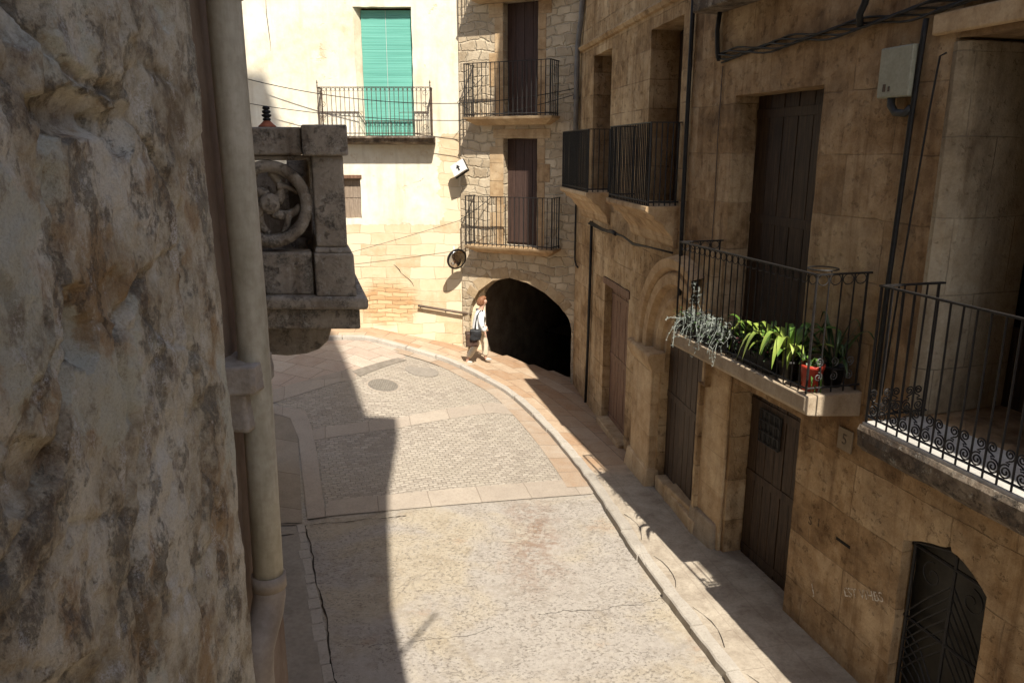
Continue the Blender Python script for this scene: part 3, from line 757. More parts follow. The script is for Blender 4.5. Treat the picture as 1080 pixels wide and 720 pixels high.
k = NM('scratched_dark_paint'); co = k.coord(); f = k.ramp(k.noise(co, 20, 5, .7), [(.4, 0.), (.55, 1.)])
k.fin(k.mix(f, (.2,.135,.075), (.05,.035,.022)), .9); M['scratch'] = k.m
o = text_mesh('painted_letters', 'EST VIHBS', .125, M['faded'], near, (6.66,.004,-4.06), .001); o.rotation_euler = (0,R(26),0)
o = text_mesh('painted_letters', 'J', .15, M['faded'], near, (7.36,.004,-4.42), .001); o.rotation_euler = (0,R(26),0)
text_mesh('scratched_letter', 'S', .13, M['scratch'], near, (7.51,.004,-3.72), .001)
text_mesh('scratched_letter', 'I', .13, M['scratch'], near, (7.38,.004,-3.68), .001)

# ------------------------------------------------------------------ SECOND RIGHT HOUSE (two dark balconies, arched portal)
P2 = (2.29, 10.24); D2 = (-.1386, .99)
loc2, rz2 = frame_of(P2, D2)
mid = thing('stone_house', 'golden stone house with paired dark balconies above a moulded arch portal and brown door', 'house', loc2, rz2)
def arch_poly(s0, s1, z0, zs, rise, n=18):
    c = (s0+s1)/2; r = (s1-s0)/2
    return [(s0, z0), (s1, z0)]+[(c+r*math.cos(math.pi*i/n), zs+rise*math.sin(math.pi*i/n)) for i in range(n+1)]
facade('wall', mid, M['mid_house'], [(-.86,-5.5),(6.55,-5.5),(6.55,10),(0,10),(0,-1.2),(-1.0,-1.2),(-1.0,-2.9),(-.86,-2.9)],
       [([(-.78,-5.3),(.66,-5.3),(.66,-2.9),(.84,-2.9)]+[(-.06+.90*math.cos(math.pi*i/18), -2.9+.88*math.sin(math.pi*i/18)) for i in range(1, 18)]+[(-.95,-2.88),(-.78,-2.89)], .17), (rect(2.42,3.98,-5.4,-2.28), .22), (rect(.42,1.78,-.76,1.7), .5), (rect(3.96,5.26,-.76,1.72), .5),
        (rect(.5,1.7,3.4,5.6), .4), (rect(4.0,5.2,3.4,5.6), .4)])
# portal door and mouldings
plank_door(mid, -.82, .70, -5.0, -2.0, -.15, M['dark_wood'], 8, name='portal_door')
am = MB(); c0, zs = -.06, -2.9
prof = [(.62,-.165),(.70,-.16),(.72,-.065),(.80,-.06),(.83,-.01),(.91,.03),(.96,.03),(1.0,.002),(1.12,.02),(1.16,.11),(1.30,.12),(1.34,.06),(1.40,.15),(1.52,.17),(1.58,-.02)]
n = 40; vs = []; fs = []
for i in range(n+1):
    a = R(118)*i/n
    for r_, y_ in prof: vs.append((c0+r_*math.cos(a), y_, zs+r_*.98*math.sin(a)))
m_ = len(prof)
for i in range(n):
    for j in range(m_-1): fs.append((i*m_+j, i*m_+j+1, (i+1)*m_+j+1, (i+1)*m_+j))
am.add(vs, fs); am.build('archivolt', M['trim'], mid)
mb = MB()
mb.box(.70,1.62,-.05,.13,-4.75,-3.18)
pil = mb.build('portal_pilaster', M['trim'], mid, bevel=.02)
mb = MB(); mb.prism_x([(-.05,-3.18),(.14,-3.18),(.17,-3.10),(.21,-3.02),(.22,-2.93),(.19,-2.90),(-.05,-2.88)], .62, 1.72); mb.build('impost', M['trim'], pil, bevel=.012)
mb = MB(); mb.hexa([(.60,-.05,-5.5),(1.80,-.05,-5.5),(1.80,.25,-5.5),(.60,.25,-5.5),(.66,-.05,-4.72),(1.70,-.05,-4.72),(1.70,.16,-4.72),(.66,.16,-4.72)]); mb.build('pilaster_base', M['trim'], pil, bevel=.03)
mb = MB(); mb.box(-.95,.6,-.4,.04,-5.5,-4.78); mb.build('portal_sill', M['trim'], mid, bevel=.02)
# brown plank door with slanting lintel beam
plank_door(mid, 2.44, 3.96, -5.1, -2.42, -.16, M['brown_wood'], 8)
mb = MB(); mb.box(2.36,4.06,-.18,.02,-2.42,-2.29); mb.build('lintel', M['brown_wood'], mid, bevel=.01)
mb = MB(); mb.box(2.42,3.98,-.3,.1,-5.5,-5.02); mb.build('door_step', M['trim'], mid, bevel=.02)
# balcony doors
for s0, s1, zt in ((.44,1.76,1.68),(3.98,5.24,1.70)):
    o = plank_door(mid, s0, s1, -.75, zt, -.46, M['dark_wood'], 6, name='balcony_door', studs=False)
for s0, s1 in ((.5,1.7),(4.0,5.2)):
    plank_door(mid, s0, s1, 3.4, 5.6, -.38, M['dark_wood'], 4, name='window_shutter', studs=False)
# two balconies with moulded corbel under each
for s0, s1 in ((.30,2.30),(3.80,6.00)):
    mb = MB(); mb.prism_x([(-.02,-.74),(.46,-.74),(.47,-.80),(.42,-.84),(.36,-.86),(.33,-.92),(.22,-.98),(.17,-1.06),(.08,-1.15),(.05,-1.28),(-.02,-1.34)], s0-.04, s1+.04)
    bs = mb.build('balcony_slab', M['trim'], mid, bevel=.008)
    railing(bs, s0, s1, .42, -.735, .35, 25, M['iron'], .0095)
# cornice ledges: moulding under the balconies and the crooked one above the doors
mb = MB()
for a, b, z in ((0,6.5,1.98),):
    mb.prism_x([(-.02,z-.08),(.05,z-.06),(.09,z),(.05,z+.04),(-.02,z+.05)], a, b)
mb.build('string_course', M['mid_house'], mid, bevel=.01)
mb = MB(); mb.box(0,6.55,-.6,.72,10,10.14); mb.build('eaves', M['trim'], mid)
mb = MB(); mb.hexa([(0,-6,11.6),(6.55,-6,11.6),(6.55,.72,10.14),(0,.72,10.14),(0,-6,11.75),(6.55,-6,11.75),(6.55,.76,10.28),(0,.76,10.28)]); mb.build('roof', M['roof'], mid)
mb = MB(); mb.box(-.02,0,-6,-.48,2.9,10.1); mb.box(0,6.5,-6,-5.95,-5.4,10.1); mb.build('side_walls', M['rubble'], mid)

# ------------------------------------------------------------------ ARCH HOUSE
def cut_open(me, loc_, rz_, x0, x1, y0, y1):
    inv_ = (Matrix.Translation(Vector(loc_)) @ Matrix.Rotation(rz_, 4, 'Z')).inverted()
    b_ = bmesh.new(); b_.from_mesh(me)
    dead = [f for f in b_.faces if x0 < (q := inv_ @ f.calc_center_median()).x < x1 and y0 < q.y < y1]
    bmesh.ops.delete(b_, geom=dead, context='FACES'); b_.to_mesh(me); b_.free()
PC = (1.38, 16.73); DC = (-2.61, 1.3)
locc, rzc = frame_of(PC, DC)
arch = thing('stone_house', 'rubble stone house facing the street with a dark arched passage and stacked balconies', 'house', locc, rzc)
LC = 2.86
ARCH_TOP = [(2.70,-3.95),(2.64,-3.60),(2.42,-3.22),(2.05,-2.95),(1.6,-2.85),(1.16,-2.93),(.71,-3.13),(.36,-3.39),(.13,-3.66),(.06,-3.9)]
for nm in ('street', 'sidewalk'): cut_open(bpy.data.objects[nm].data, locc, rzc, -.12, 2.95, -7.0, -.42)
arch_out = [(.06,-5.6),(2.70,-5.6)]+[(q.x, q.y) for q in catmull(ARCH_TOP, .12)]
facade('wall', arch, M['rubble'], [(0,-5.7),(LC,-5.7),(LC,6.6),(0,6.6)],
       [(arch_out, .55), (rect(.93,1.75,-2.1,.24), .24), (rect(.93,1.75,.72,3.03), .24), (rect(.93,1.75,3.28,5.5), .24)])
# voussoirs of the arch and door surrounds, a few mm proud
mb = MB(); up = ARCH_TOP
up = [q for a, b in zip(up, up[1:]) for q in (a, ((a[0]+b[0])/2, (a[1]+b[1])/2))]+[up[-1]]
for (a, b) in zip(up, up[1:]):
    A, B = Vector(a), Vector(b); d = (B-A); nn = Vector((d.y, -d.x)).normalized()*-1
    mid_ = Vector((1.3,-4.2))
    if ((A+B)/2-mid_).dot(nn) < 0: nn = -nn
    w = random.choice((.2,.26,.23))
    q = [A+d*.02, B-d*.02, B-d*.0+nn*w, A+d*.0+nn*w]
    if max(v.x for v in q) < LC-.02 and min(v.x for v in q) > .0:
        mb.prism([(v.x, v.y) for v in q], -.1, .006)
mb.build('arch_stones', M['arch_trim'], arch, bevel=.004)
mb = MB()
for z0, z1 in ((-2.1,.24),(.72,3.03)):
    z = z0
    while z < z1-.1:
        h = min(random.uniform(.26,.4), z1-z)
        mb.box(1.755, 1.755+random.choice((.2,.34)), -.1, .010, z+.004, z+h-.004)
        mb.box(.925-random.choice((.18,.3)), .925, -.1, .010, z+.004, z+h-.004); z += h
    mb.box(.62, 2.0, -.1, .012, z1+.003, z1+.2)
mb.build('door_surround', M['trim'], arch, bevel=.006)
for z0, z1 in ((-2.1,.24),(.72,3.03),(3.28,5.5)):
    mb = MB(); n = 4; w = .82/n
    mb.box(.9,1.78,-.28,-.22,z0,z1+.02)
    for i in range(n): mb.box(.93+i*w+.004, .93+(i+1)*w-.004, -.22, -.20, z0+.01, z1-.01)
    mb.build('door_shutter', M['shutter_wood'], arch, bevel=.003)
for z in (-2.1,.69,3.2):
    mb = MB(); P = .46; a, b = (.40,2.52) if z > 0 else (.33,2.53)
    mb.add([(a,-.02,z),(b,-.02,z),(b,P,z),(a,P,z),(a+.02,-.02,z-.05),(b-.02,-.02,z-.05),(b-.02,P-.02,z-.05),(a+.02,P-.02,z-.05),(a+.22,-.02,z-.17),(b-.22,-.02,z-.17),(b-.22,P-.22,z-.17),(a+.22,P-.22,z-.17)],
           [(0,1,2,3),(0,4,5,1),(1,5,6,2),(2,6,7,3),(3,7,4,0),(4,8,9,5),(5,9,10,6),(6,10,11,7),(7,11,8,4),(11,10,9,8)])
    bs = mb.build('balcony_slab', M['trim'], arch)
    railing(bs, a+.05, b-.04, .43, z+.005, z+1.1, 19, M['iron'], .0095)
# passage behind the arch
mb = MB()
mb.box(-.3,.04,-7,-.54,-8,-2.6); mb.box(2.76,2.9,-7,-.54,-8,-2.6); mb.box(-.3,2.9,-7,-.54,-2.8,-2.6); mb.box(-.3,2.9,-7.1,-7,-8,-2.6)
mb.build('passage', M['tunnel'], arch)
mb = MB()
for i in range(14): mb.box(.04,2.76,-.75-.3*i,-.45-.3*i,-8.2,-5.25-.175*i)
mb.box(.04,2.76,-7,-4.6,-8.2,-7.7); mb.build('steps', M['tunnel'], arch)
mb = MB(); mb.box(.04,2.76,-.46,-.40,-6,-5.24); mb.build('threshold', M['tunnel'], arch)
mb = MB(); mb.box(0,LC,-5,.35,6.6,6.72); mb.build('eaves', M['trim'], arch)
mb = MB(); mb.hexa([(-.2,-5,7.8),(LC,-5,7.8),(LC,.35,6.72),(-.2,.35,6.72),(-.2,-5,7.9),(LC,-5,7.9),(LC,.38,6.84),(-.2,.38,6.84)]); mb.build('roof', M['roof'], arch)

# ------------------------------------------------------------------ CREAM HOUSE (green blind)
locl, rzl = frame_of((-1.24, 18.06), (-1, 0))
cream = thing('plastered_house', 'sunlit cream plastered house with a green roller blind behind an iron balcony', 'house', locl, rzl)
facade('wall', cream, M['plaster'], [(-.6,-5.4),(12,-5.4),(12,5.6),(-.6,5.6)],
       [([(.97,.3),(2.22,.3),(2.25,3.03),(.97,3.03)], .22), (rect(2.26,2.74,-1.55,-.64), .16), (rect(5.6,6.8,.3,3.0), .25), (rect(5.8,6.6,-4.3,-2.0), .25)])
# roller blind: thin slats with a cord
k = NM('green_slats'); co = k.coord(); x, y, z = k.sep(co)
w = k.noise(k.map(co, sc=(.4,1,38)), 1, 3, .5); w2 = k.noise(k.map(co, sc=(.3,1,3)), 1, 3)
col = k.mix(k.ramp(w, [(.35, 0.), (.65, 1.)]), (.10,.315,.25), (.16,.43,.35)); col = k.mix(k.ramp(w2, [(.4, 0.), (.7, .5)]), col, (.17,.47,.38))
k.fin(col, .55); M['blind'] = k.m
mb = MB(); zz = .32; i = 0
while zz < 2.98:
    t = .006*math.sin(i*.37)+random.uniform(-.002,.002)
    mb.box(.98,2.11,-.18+t,-.166+t,zz,zz+.034); zz += .037; i += 1
bl = mb.build('roller_blind', M['blind'], cream)
mb = MB()
for s_ in (1.56,): mb.tube([(s_,-.155,.32),(s_,-.155,2.98)], .004, 4)
mb.build('blind_cord', M['white_paint'], bl)
mb = MB(); mb.hexa([(2.10,-.215,.3),(2.4,-.215,.3),(2.4,-.01,.3),(2.245,-.01,.3),(2.10,-.215,3.03),(2.4,-.215,3.03),(2.4,-.01,3.03),(2.245,-.01,3.03)]); mb.build('jamb', M['plaster'], cream)
mb = MB(); mb.box(.95,2.3,-.30,-.225,.3,3.05); mb.build('door_panel', M['dark_wood'], cream)
mb = MB(); mb.prism_x([(-.02,.30),(.42,.30),(.43,.25),(.38,.22),(.36,.17),(.30,.14),(-.02,.11)], .50, 3.10)
bs = mb.build('balcony_slab', M['rough_slab'], cream, bevel=.01)
railing(bs, .56, 3.03, .39, .305, 1.33, 25, M['rust_iron'], .0075, scroll=None, arcs=True)
# curved bellied lower panel and corner finials of the railing
sm = MB()
for s_ in (.56, 3.03):
    fm = MB(); fm.lathe([(.005,0),(.016,.03),(.008,.06),(.018,.09),(.002,.15)], (s_,.39,1.335), 8); fm.build('finial', M['rust_iron'], bs)
    for q in range(4):
        sgn = 1 if s_ < 1 else -1
        sm.tube([(s_+sgn*(.02+x_), .39, .42+.24*q+z_) for x_, z_ in spiral(.09,.08,.07,1.4,R(180),1)], .005, 5)
for z in (.80,):
    sm.tube([(.6,.39,z),(1.2,.39,z),(1.25,.39,z-.01)], .006, 5); sm.tube([(2.0,.39,.60),(2.08,.39,.74),(2.14,.39,.8),(2.95,.39,.8)], .008, 5)
    sm.tube([(.75,.39,.62),(2.0,.39,.62)], .008, 5)
for q in range(18):
    s_ = .8+q*.07
    sm.tube([(s_,.39,.31),(s_,.39,.62)], .005, 4)
sm.build('railing_ornament', M['rust_iron'], bs)
mb = MB(); mb.box(2.24,2.76,-.17,-.13,-1.56,-.62)
wn = mb.build('window_shutter', plain('weathered_boards', (.20,.15,.11), (.30,.24,.18), 3, .8, .3, streak=(14,14,.8)), cream)
mb = MB()
for i in range(5): mb.box(2.27+i*.094,2.27+i*.094+.084,-.13,-.118,-1.54,-1.12); mb.box(2.27+i*.094,2.27+i*.094+.084,-.13,-.118,-1.08,-.68)
mb.build('shutter_boards', wn.data.materials[0], wn)
mb = MB(); mb.box(2.22,2.78,-.05,.03,-.64,-.56); mb.build('window_lintel', M['brown_wood'], cream, bevel=.008)
for a, b, c, d in ((5.6,6.8,.3,3.0),(5.8,6.6,-4.4,-2.0)):
    mb = MB(); mb.box(a,b,-.3,-.22,c,d); mb.build('shutter', M['shutter_wood'], cream)
mb = MB(); mb.box(-.6,12,-6,.4,5.6,5.75); mb.build('eaves', M['trim'], cream)
mb = MB(); mb.hexa([(-.6,-6,7),(12,-6,7),(12,.4,5.75),(-.6,.4,5.75),(-.6,-6,7.1),(12,-6,7.1),(12,.44,5.88),(-.6,.44,5.88)]); mb.build('roof', M['roof'], cream)
def wall_crack(pts, w, parent, name='plaster_crack'):
    mb = MB(); n = len(pts)
    for i, (x, z) in enumerate(pts):
        ww = w*random.uniform(.5,1.3)*(.4 if i in (0, n-1) else 1)
        mb.v += [(x-ww, .003, z), (x+ww, .003, z)]
    for i in range(n-1): mb.f.append((2*i, 2*i+1, 2*i+3, 2*i+2))
    return mb.build(name, M['crack'], parent)
wall_crack([(4.13,3.2),(4.14,2.9),(4.12,2.6),(4.10,2.3),(4.11,2.12)], .008, cream)
wall_crack(wander((1.55,-2.62),(1.1,-3.15), 8, .02), .012, cream)
wall_crack(wander((1.05,-.75),(.8,-.62), 5, .02), .008, cream)

# ------------------------------------------------------------------ LEFT HOUSE with carved stone balcony
DB = (.2563, -.9666)
locb, rzb = frame_of((-4.9, 14.4), DB)
left = thing('stone_mansion', 'grey stone house on the left with a carved openwork stone balcony', 'house', locb, rzb)
facade('wall', left, M['mid_house'], [(3,-5.4),(10.4,-5.4),(10.4,8),(3,8)], [(rect(7.9,9.1,-.9,1.6), .4), (rect(4,5.2,-.9,1.4), .4), (rect(5.4,6.8,-5.2,-2.4), .4)])
for a, b, c, d in ((7.9,9.1,-.9,1.6),(4,5.2,-.9,1.4),(5.4,6.8,-5.2,-2.4)):
    mb = MB(); mb.box(a-.05,b+.05,-.45,-.38,c,d+.05); mb.build('shutter', M['shutter_wood'], left)
mb = MB(); mb.box(3,10.4,-7,.3,8,8.15); mb.build('eaves', M['trim'], left)
mb = MB(); mb.box(10.35,10.4,-7,-.5,-5.4,8); mb.box(3,3.05,-7,-.5,-5.4,8); mb.box(3,10.4,-7.05,-7,-5.4,8); mb.build('side_walls', M['mid_house'], left)
# the balcony front runs parallel to its house wall, its end is square to the street: corner pier at x=-0.96..-1.21, face y=4.6
inv = Matrix.Translation(Vector(locb)) @ Matrix.Rotation(rzb, 4, 'Z'); inv = inv.inverted()
def wpart(mb, name, mat, parent=None, bevel=0, smooth=False):
    """a part given in world axes, stored under the left house."""
    mb.v = [tuple(inv @ Vector((v[0]-.275*(v[1]-4.6), v[1], v[2]))) for v in mb.v]
    return mb.build(name, mat, parent or left, smooth, bevel)
YF, YB, XL = 4.60, 6.9, -3.0
mb = MB(); mb.box(XL,-.93,YF+.0,YB,-1.07,-.94)
bal = wpart(mb, 'stone_balcony', M['grey_stone'], bevel=.012)
def bpart(mb, name, bevel=0, smooth=False): return wpart(mb, name, M['grey_stone'], bal, bevel, smooth)
mb = MB(); mb.box(XL,-.88,YF-.06,YB+.05,-.938,-.86); bpart(mb, 'base_moulding', .02)
mb = MB()
mb.box(XL,-1.20,YF+.02,YF+.20,-.86,-.60)          # plinth of side face
mb.box(-1.16,-.99,YF+.22,YB,-.86,-.60)
bpart(mb, 'plinth', .015)
mb = MB(); mb.hexa([(-1.19,YF-.03,-.862),(-.945,YF-.03,-.862),(-.945,YF+.22,-.862),(-1.19,YF+.22,-.862),(-1.19,YF-.02,-.60),(-.952,YF-.02,-.60),(-.952,YF+.21,-.60),(-1.19,YF+.21,-.60)])
mb.hexa([(-1.185,YF-.015,-.60),(-.957,YF-.015,-.60),(-.957,YF+.20,-.60),(-1.185,YF+.20,-.60),(-1.175,YF,-.565),(-.975,YF,-.565),(-.975,YF+.18,-.565),(-1.175,YF+.18,-.565)])
mb.box(-1.17,-.985,YF+.0,YF+.18,-.565,-.03)
bpart(mb, 'corner_pier', .012)
mb = MB(); mb.box(XL,-1.215,YF-.0,YF+.24,-.03,.128); mb.box(-1.22,-.955,YF-.04,YF+.25,-.034,.14); mb.box(-1.21,-.965,YF+.252,YB,-.03,.128)
mb.box(XL,-1.18,YF+.035,YF+.2,-.06,-.031)
bpart(mb, 'coping', .012)
mb = MB(); mb.box(-1.2,-.98,YB-.2,YB,-.86,-.03); bpart(mb, 'far_pier', .012)
mb = MB(); mb.box(XL,-1.2,YB-.2,YB,-.86,-.12); bpart(mb, 'far_parapet', .012)  # closed solid so the tracery holes in front look dark
# oculus panels with tracery
def oculus(cx, cz, axis):
    mb = MB(); n = 36
    def P(u, w, z): return (cx+u, YF+w, cz+z) if axis == 'x' else (-1.0-w-.16, cx+u, cz+z)
    prof = [(.255,.03),(.25,.10),(.255,.16),(.19,.15),(.185,.12),(.20,.10),(.185,.07),(.19,.035),(.22,.02)]
    vs = []; fs = []; m_ = len(prof)
    for i in range(n):
        a = 2*math.pi*i/n
        for r_, w_ in prof: vs.append(P(r_*math.cos(a), w_, r_*math.sin(a)))
    for i in range(n):
        for j in range(m_):
            fs.append((i*m_+j, i*m_+(j+1) % m_, ((i+1) % n)*m_+(j+1) % m_, ((i+1) % n)*m_+j))
    mb.add(vs, fs)
    # swirling leaf blades (mouchettes) round a carved boss
    for q in range(4):
        a0 = math.pi/2*q+.35
        pts = []; rad = []
        for t in [i/10 for i in range(11)]:
            rr = .05+.135*t; an = a0+1.15*t; pts.append(P(rr*math.cos(an), .09+.015*math.sin(t*3), rr*math.sin(an))); rad.append(.030*(1-.45*t)+.006)
        mb.tube(pts, rad, 8)
        pts = []; rad = []
        for t in [i/8 for i in range(9)]:
            rr = .115+.07*t; an = a0+.75-.75*t; pts.append(P(rr*math.cos(an), .09, rr*math.sin(an))); rad.append(.020*(1-.6*t)+.005)
        mb.tube(pts, rad, 7)
    vs = []; fs = []
    for r_, w_ in ((.065,.10),(.062,.06),(.045,.04),(.02,.045),(.004,.035)):
        for i in range(14): a = 2*math.pi*i/14; vs.append(P(r_*math.cos(a), w_, r_*math.sin(a)))
    for j in range(4):
        for i in range(14): fs.append((j*14+i, j*14+(i+1) % 14, (j+1)*14+(i+1) % 14, (j+1)*14+i))
    mb.add(vs, fs)
    return mb
for cx in (-1.435, -1.96, -2.49): bpart(oculus(cx, -.315, 'x'), 'tracery_wheel', smooth=True)
for cy in (5.12, 5.66, 6.20): bpart(oculus(cy, -.315, 'y'), 'tracery_wheel', smooth=True)
# rounded corbel below
mb = MB(); prof = [(XL,-1.07),(-1.10,-1.07),(-1.105,-1.13),(-1.13,-1.2),(-1.19,-1.255),(-1.27,-1.285),(-1.4,-1.30),(-1.52,-1.29),(-1.62,-1.31),(-1.8,-1.36),(XL,-1.6)]
mb.prism(prof, YF+.22, YF+.62); bpart(mb, 'corbel', .015)
mb = MB(); mb.prism(prof, YB-.62, YB-.22); bpart(mb, 'corbel', .015)
mb = MB(); mb.box(XL,-1.25,YF+.2,YB-.05,-.86,-.85); bpart(mb, 'balcony_floor')

# small finial on the coping
fin = thing('finial', 'dark turned finial on a red clay foot standing on the grey stone coping', 'finial', (-1.455,4.74,.128)); fin.scale = (.9,.9,.85)
mb = MB(); mb.lathe([(.055,0),(.058,.008),(.05,.016),(.03,.035),(.022,.045)], n=16); mb.build('clay_foot', plain('terracotta', (.26,.075,.035), (.36,.12,.06), 12, .8, .2), fin, True)
mb = MB(); mb.lathe([(.018,.044),(.026,.05),(.026,.06),(.016,.066),(.03,.076),(.032,.086),(.015,.092),(.027,.10),(.028,.112),(.014,.118),(.024,.126),(.022,.14),(.006,.146)], n=16); mb.build('turned_top', M['iron'], fin, True)

# ------------------------------------------------------------------ OUR OWN HOUSE: rough wall at the left edge, block behind the camera
own = thing('rough_stone_house', 'weathered rough stone wall filling the left edge of the view', 'house', (0,0,0))
HOLES = ((1.335,-.31,.050,.085,.085),(1.47,-.275,.05,.05,.035),(1.40,.06,.13,.045,.07),(1.56,.035,.06,.05,.05),(1.30,.22,.10,.06,.05),(1.66,.12,.05,.10,.03),
    (1.13,-.50,.07,.06,.05),(1.14,-1.0,.16,.13,.05),(1.62,-.60,.02,.10,.022),(1.80,-.15,.018,.05,.02),(1.72,-.55,.02,.06,.018),(1.83,.30,.03,.05,.03),(1.86,-.62,.015,.06,.015),(1.55,-.9,.03,.06,.02),(1.70,-1.05,.02,.08,.018))
JOINTS = (((1.18,.42),(1.34,.20),(1.42,.13),(1.56,.11),(1.72,-.02),(1.80,-.2),(1.78,-.5),(1.84,-1.0)), ((1.31,.06),(1.31,-.1),(1.29,-.35),(1.20,-.52),(1.05,-.62)), ((1.60,-.25),(1.46,-.36),(1.50,-.6),(1.40,-.9),(1.45,-1.3)))
def wall_h(y, z):
    v = Vector((y, z, 0))
    wv = Vector((y*3.2+.3*noise.noise(v*3.3), z*2.6+.3*noise.noise(v*2.9+Vector((5,0,0))), 3.1))
    d, _ = noise.voronoi(wv); e = d[1]-d[0]
    cell = noise.cell(Vector(_[0])*3.7) if _ else 0
    h = .010*min(1, e/.10)**.5 + .007*cell
    h += .009*noise.fractal(Vector((y*5.5, z*3.2, 1)), .9, 2.1, 4)
    rd = 1-abs(noise.noise(Vector((y*13+.8*noise.noise(Vector((y*5, z*4, 7))), z*3.1, 2))))
    h -= .009*rd**6
    h += .006*noise.fractal(Vector((y*24, z*17, 4)), .7, 2.1, 4)
    h += .0025*noise.fractal(Vector((y*70, z*40, 9)), .6, 2.1, 3)
    # hollows seen in the wall: (y, z, half width, half height, depth)
    for py, pz, w, hh, dep in HOLES:
        dy = (y-py)/w; dz = (z-pz)/hh
        if abs(dy) < 1.6 and abs(dz) < 1.6:
            q = Vector((y*17, z*17, py*9)); dy += .3*noise.noise(q); dz += .3*noise.noise(q+Vector((9,9,9)))
            r2 = dy*dy+dz*dz
            if r2 < 1: h -= dep*.75*(1-r2)**.42
    # wandering joints; the stone on the left of each joint stands proud
    for pts in JOINTS:
        best = 9
        for (a, b), (c, d2) in zip(pts, pts[1:]):
            ux, uz = c-a, d2-b; L2 = ux*ux+uz*uz; t = max(0, min(1, ((y-a)*ux+(z-b)*uz)/L2))
            best = min(best, math.hypot((y-a-ux*t)*1.3, z-b-uz*t))
        best += .02*noise.noise(Vector((y*18, z*18, 2)))
        h -= .026*math.exp(-(best/.014)**2)
    smooth = sstep(1.80,1.90,y); h = h*(1-smooth*.6)+.012*smooth
    h -= .05*sstep(1.955,2.0,y)**2
    return h
bm = bmesh.new(); ny, nz = 290, 400; y0, y1, z0, z1 = -.8, 2.0, -2.3, 1.2
G = []
for j in range(nz+1):
    z = z0+(z1-z0)*j/nz; row = []
    for i in range(ny+1):
        t = i/ny; y = y0+(y1-y0)*(t*1.35 if t < .3 else .405+(t-.3)*.85)
        row.append(bm.verts.new((-.775+wall_h(y, z), y, z)))
    G.append(row)
for j in range(nz):
    for i in range(ny): bm.faces.new((G[j][i], G[j][i+1], G[j+1][i+1], G[j+1][i]))
for j in range(nz):       # return round the corner
    a, b = G[j][-1].co, G[j+1][-1].co
    bm.faces.new((G[j][-1], bm.verts.new((-1.4, 2.0, a.z)), bm.verts.new((-1.4, 2.0, b.z)), G[j+1][-1]))
me = bpy.data.meshes.new('rough_wall'); bm.to_mesh(me); bm.free(); me.materials.append(M['rough'])
me.polygons.foreach_set('use_smooth', [True]*len(me.polygons))
o = bpy.data.objects.new('rough_wall', me); C.objects.link(o); o.parent = own
mb = MB(); mb.box(-6,-.80,-.8,1.995,-5.3,-2.31); mb.box(-6,-.80,-.8,1.995,1.21,9); mb.build('outer_wall', M['rough'], own)
mb = MB(); mb.box(-6,-.93,2.0,2.76,-5.3,9); mb.build('recessed_wall', plain('brown_render', (.17,.115,.08), (.25,.19,.14), 3, .95, .5, streak=(3,3,.6)), own)
mb = MB(); mb.box(-.93,-.905,2.02,2.13,-1.52,-.86); mb.box(-.93,-.90,2.17,2.24,-1.62,-.84); mb.build('cover_board', plain('grey_board', (.15,.14,.125), (.24,.225,.205), 4, .8, .3, streak=(10,10,.6)), own, bevel=.004)
# unseen mass behind the viewpoint, flared and stepped to cast the street shadow
mb = MB(); mb.prism([(-6,-5.3),(.96,-5.3),(.95,4.6),(.95,6.3),(1.12,8.7),(1.25,10.2),(1.64,12.9),(1.70,13.9),(-6,13.9)], -4.2, -.8); mb.build('rear_shadow_block', M['mid_house'], own)
mb = MB(); mb.prism([(-5,13.9),(1.15,13.9),(.78,20.0),(-.08,25.4),(-.42,26.7),(-5,26.7)], -4.1, -.81); mb.build('shadow_tower', M['mid_house'], own)
mb = MB(); mb.tube([(.80,-.85,4.95),(1.44,-.85,6.2)], .022, 8); mb.build('flag_bracket', M['iron'], own)

# drainpipe on the recessed wall
pipe = thing('drainpipe', 'beige round drainpipe at the corner of the rough stone wall', 'drainpipe', (-.84,2.41,0))
mb = MB(); mb.tube([(0,0,5),(0,0,2),(0,0,.2),(.002,.004,-.5),(0,-.01,-1.0),(-.002,-.03,-1.455)], .050, 24); mb.build('pipe', M['pipe'], pipe, True)
mb = MB(); mb.lathe([(.052,0),(.058,.002),(.058,.16),(.052,.165)], (0,0,.425), 24); mb.build('black_collar', M['iron'], pipe, True)
mb = MB(); mb.tube([(-.002,-.028,-1.42),(-.002,-.03,-1.47)], .058, 24)
mb.tube([(-.002,-.03,-1.44),(-.003,-.035,-1.50),(-.006,-.06,-1.545),(-.01,-.11,-1.58),(-.012,-.17,-1.62),(-.012,-.19,-1.68),(-.012,-.19,-1.8),(-.012,-.19,-5)], .055, 24); mb.build('elbow', plain('old_elbow', (.24,.19,.14), (.34,.28,.215), 6, .6, .15), pipe, True)
# mortar-clad bracket gripping the pipe
def lump(x0, x1, y0, y1, z0, z1, seed, amp=.012):
    bm = bmesh.new(); bmesh.ops.create_cube(bm, size=1)
    for v in bm.verts: v.co = Vector((x0+(v.co.x+.5)*(x1-x0), y0+(v.co.y+.5)*(y1-y0), z0+(v.co.z+.5)*(z1-z0)))
    bmesh.ops.subdivide_edges(bm, edges=bm.edges[:], cuts=9, use_grid_fill=True)
    for v in bm.verts:
        q = noise.fractal(v.co*9+Vector((seed,0,0)), .8, 2, 4); c = Vector(((x0+x1)/2, (y0+y1)/2, (z0+z1)/2))
        v.co += (v.co-c).normalized()*(q*amp-.006)
    mb = MB(); bm.verts.index_update(); mb.v = [tuple(v.co) for v in bm.verts]; mb.f = [tuple(v.index for v in f.verts) for f in bm.faces]; bm.free(); return mb
lump(-.99,-.800,2.29,2.50,-.745,-.655,1).build('mortar_cap', M['mortar'], own, True)
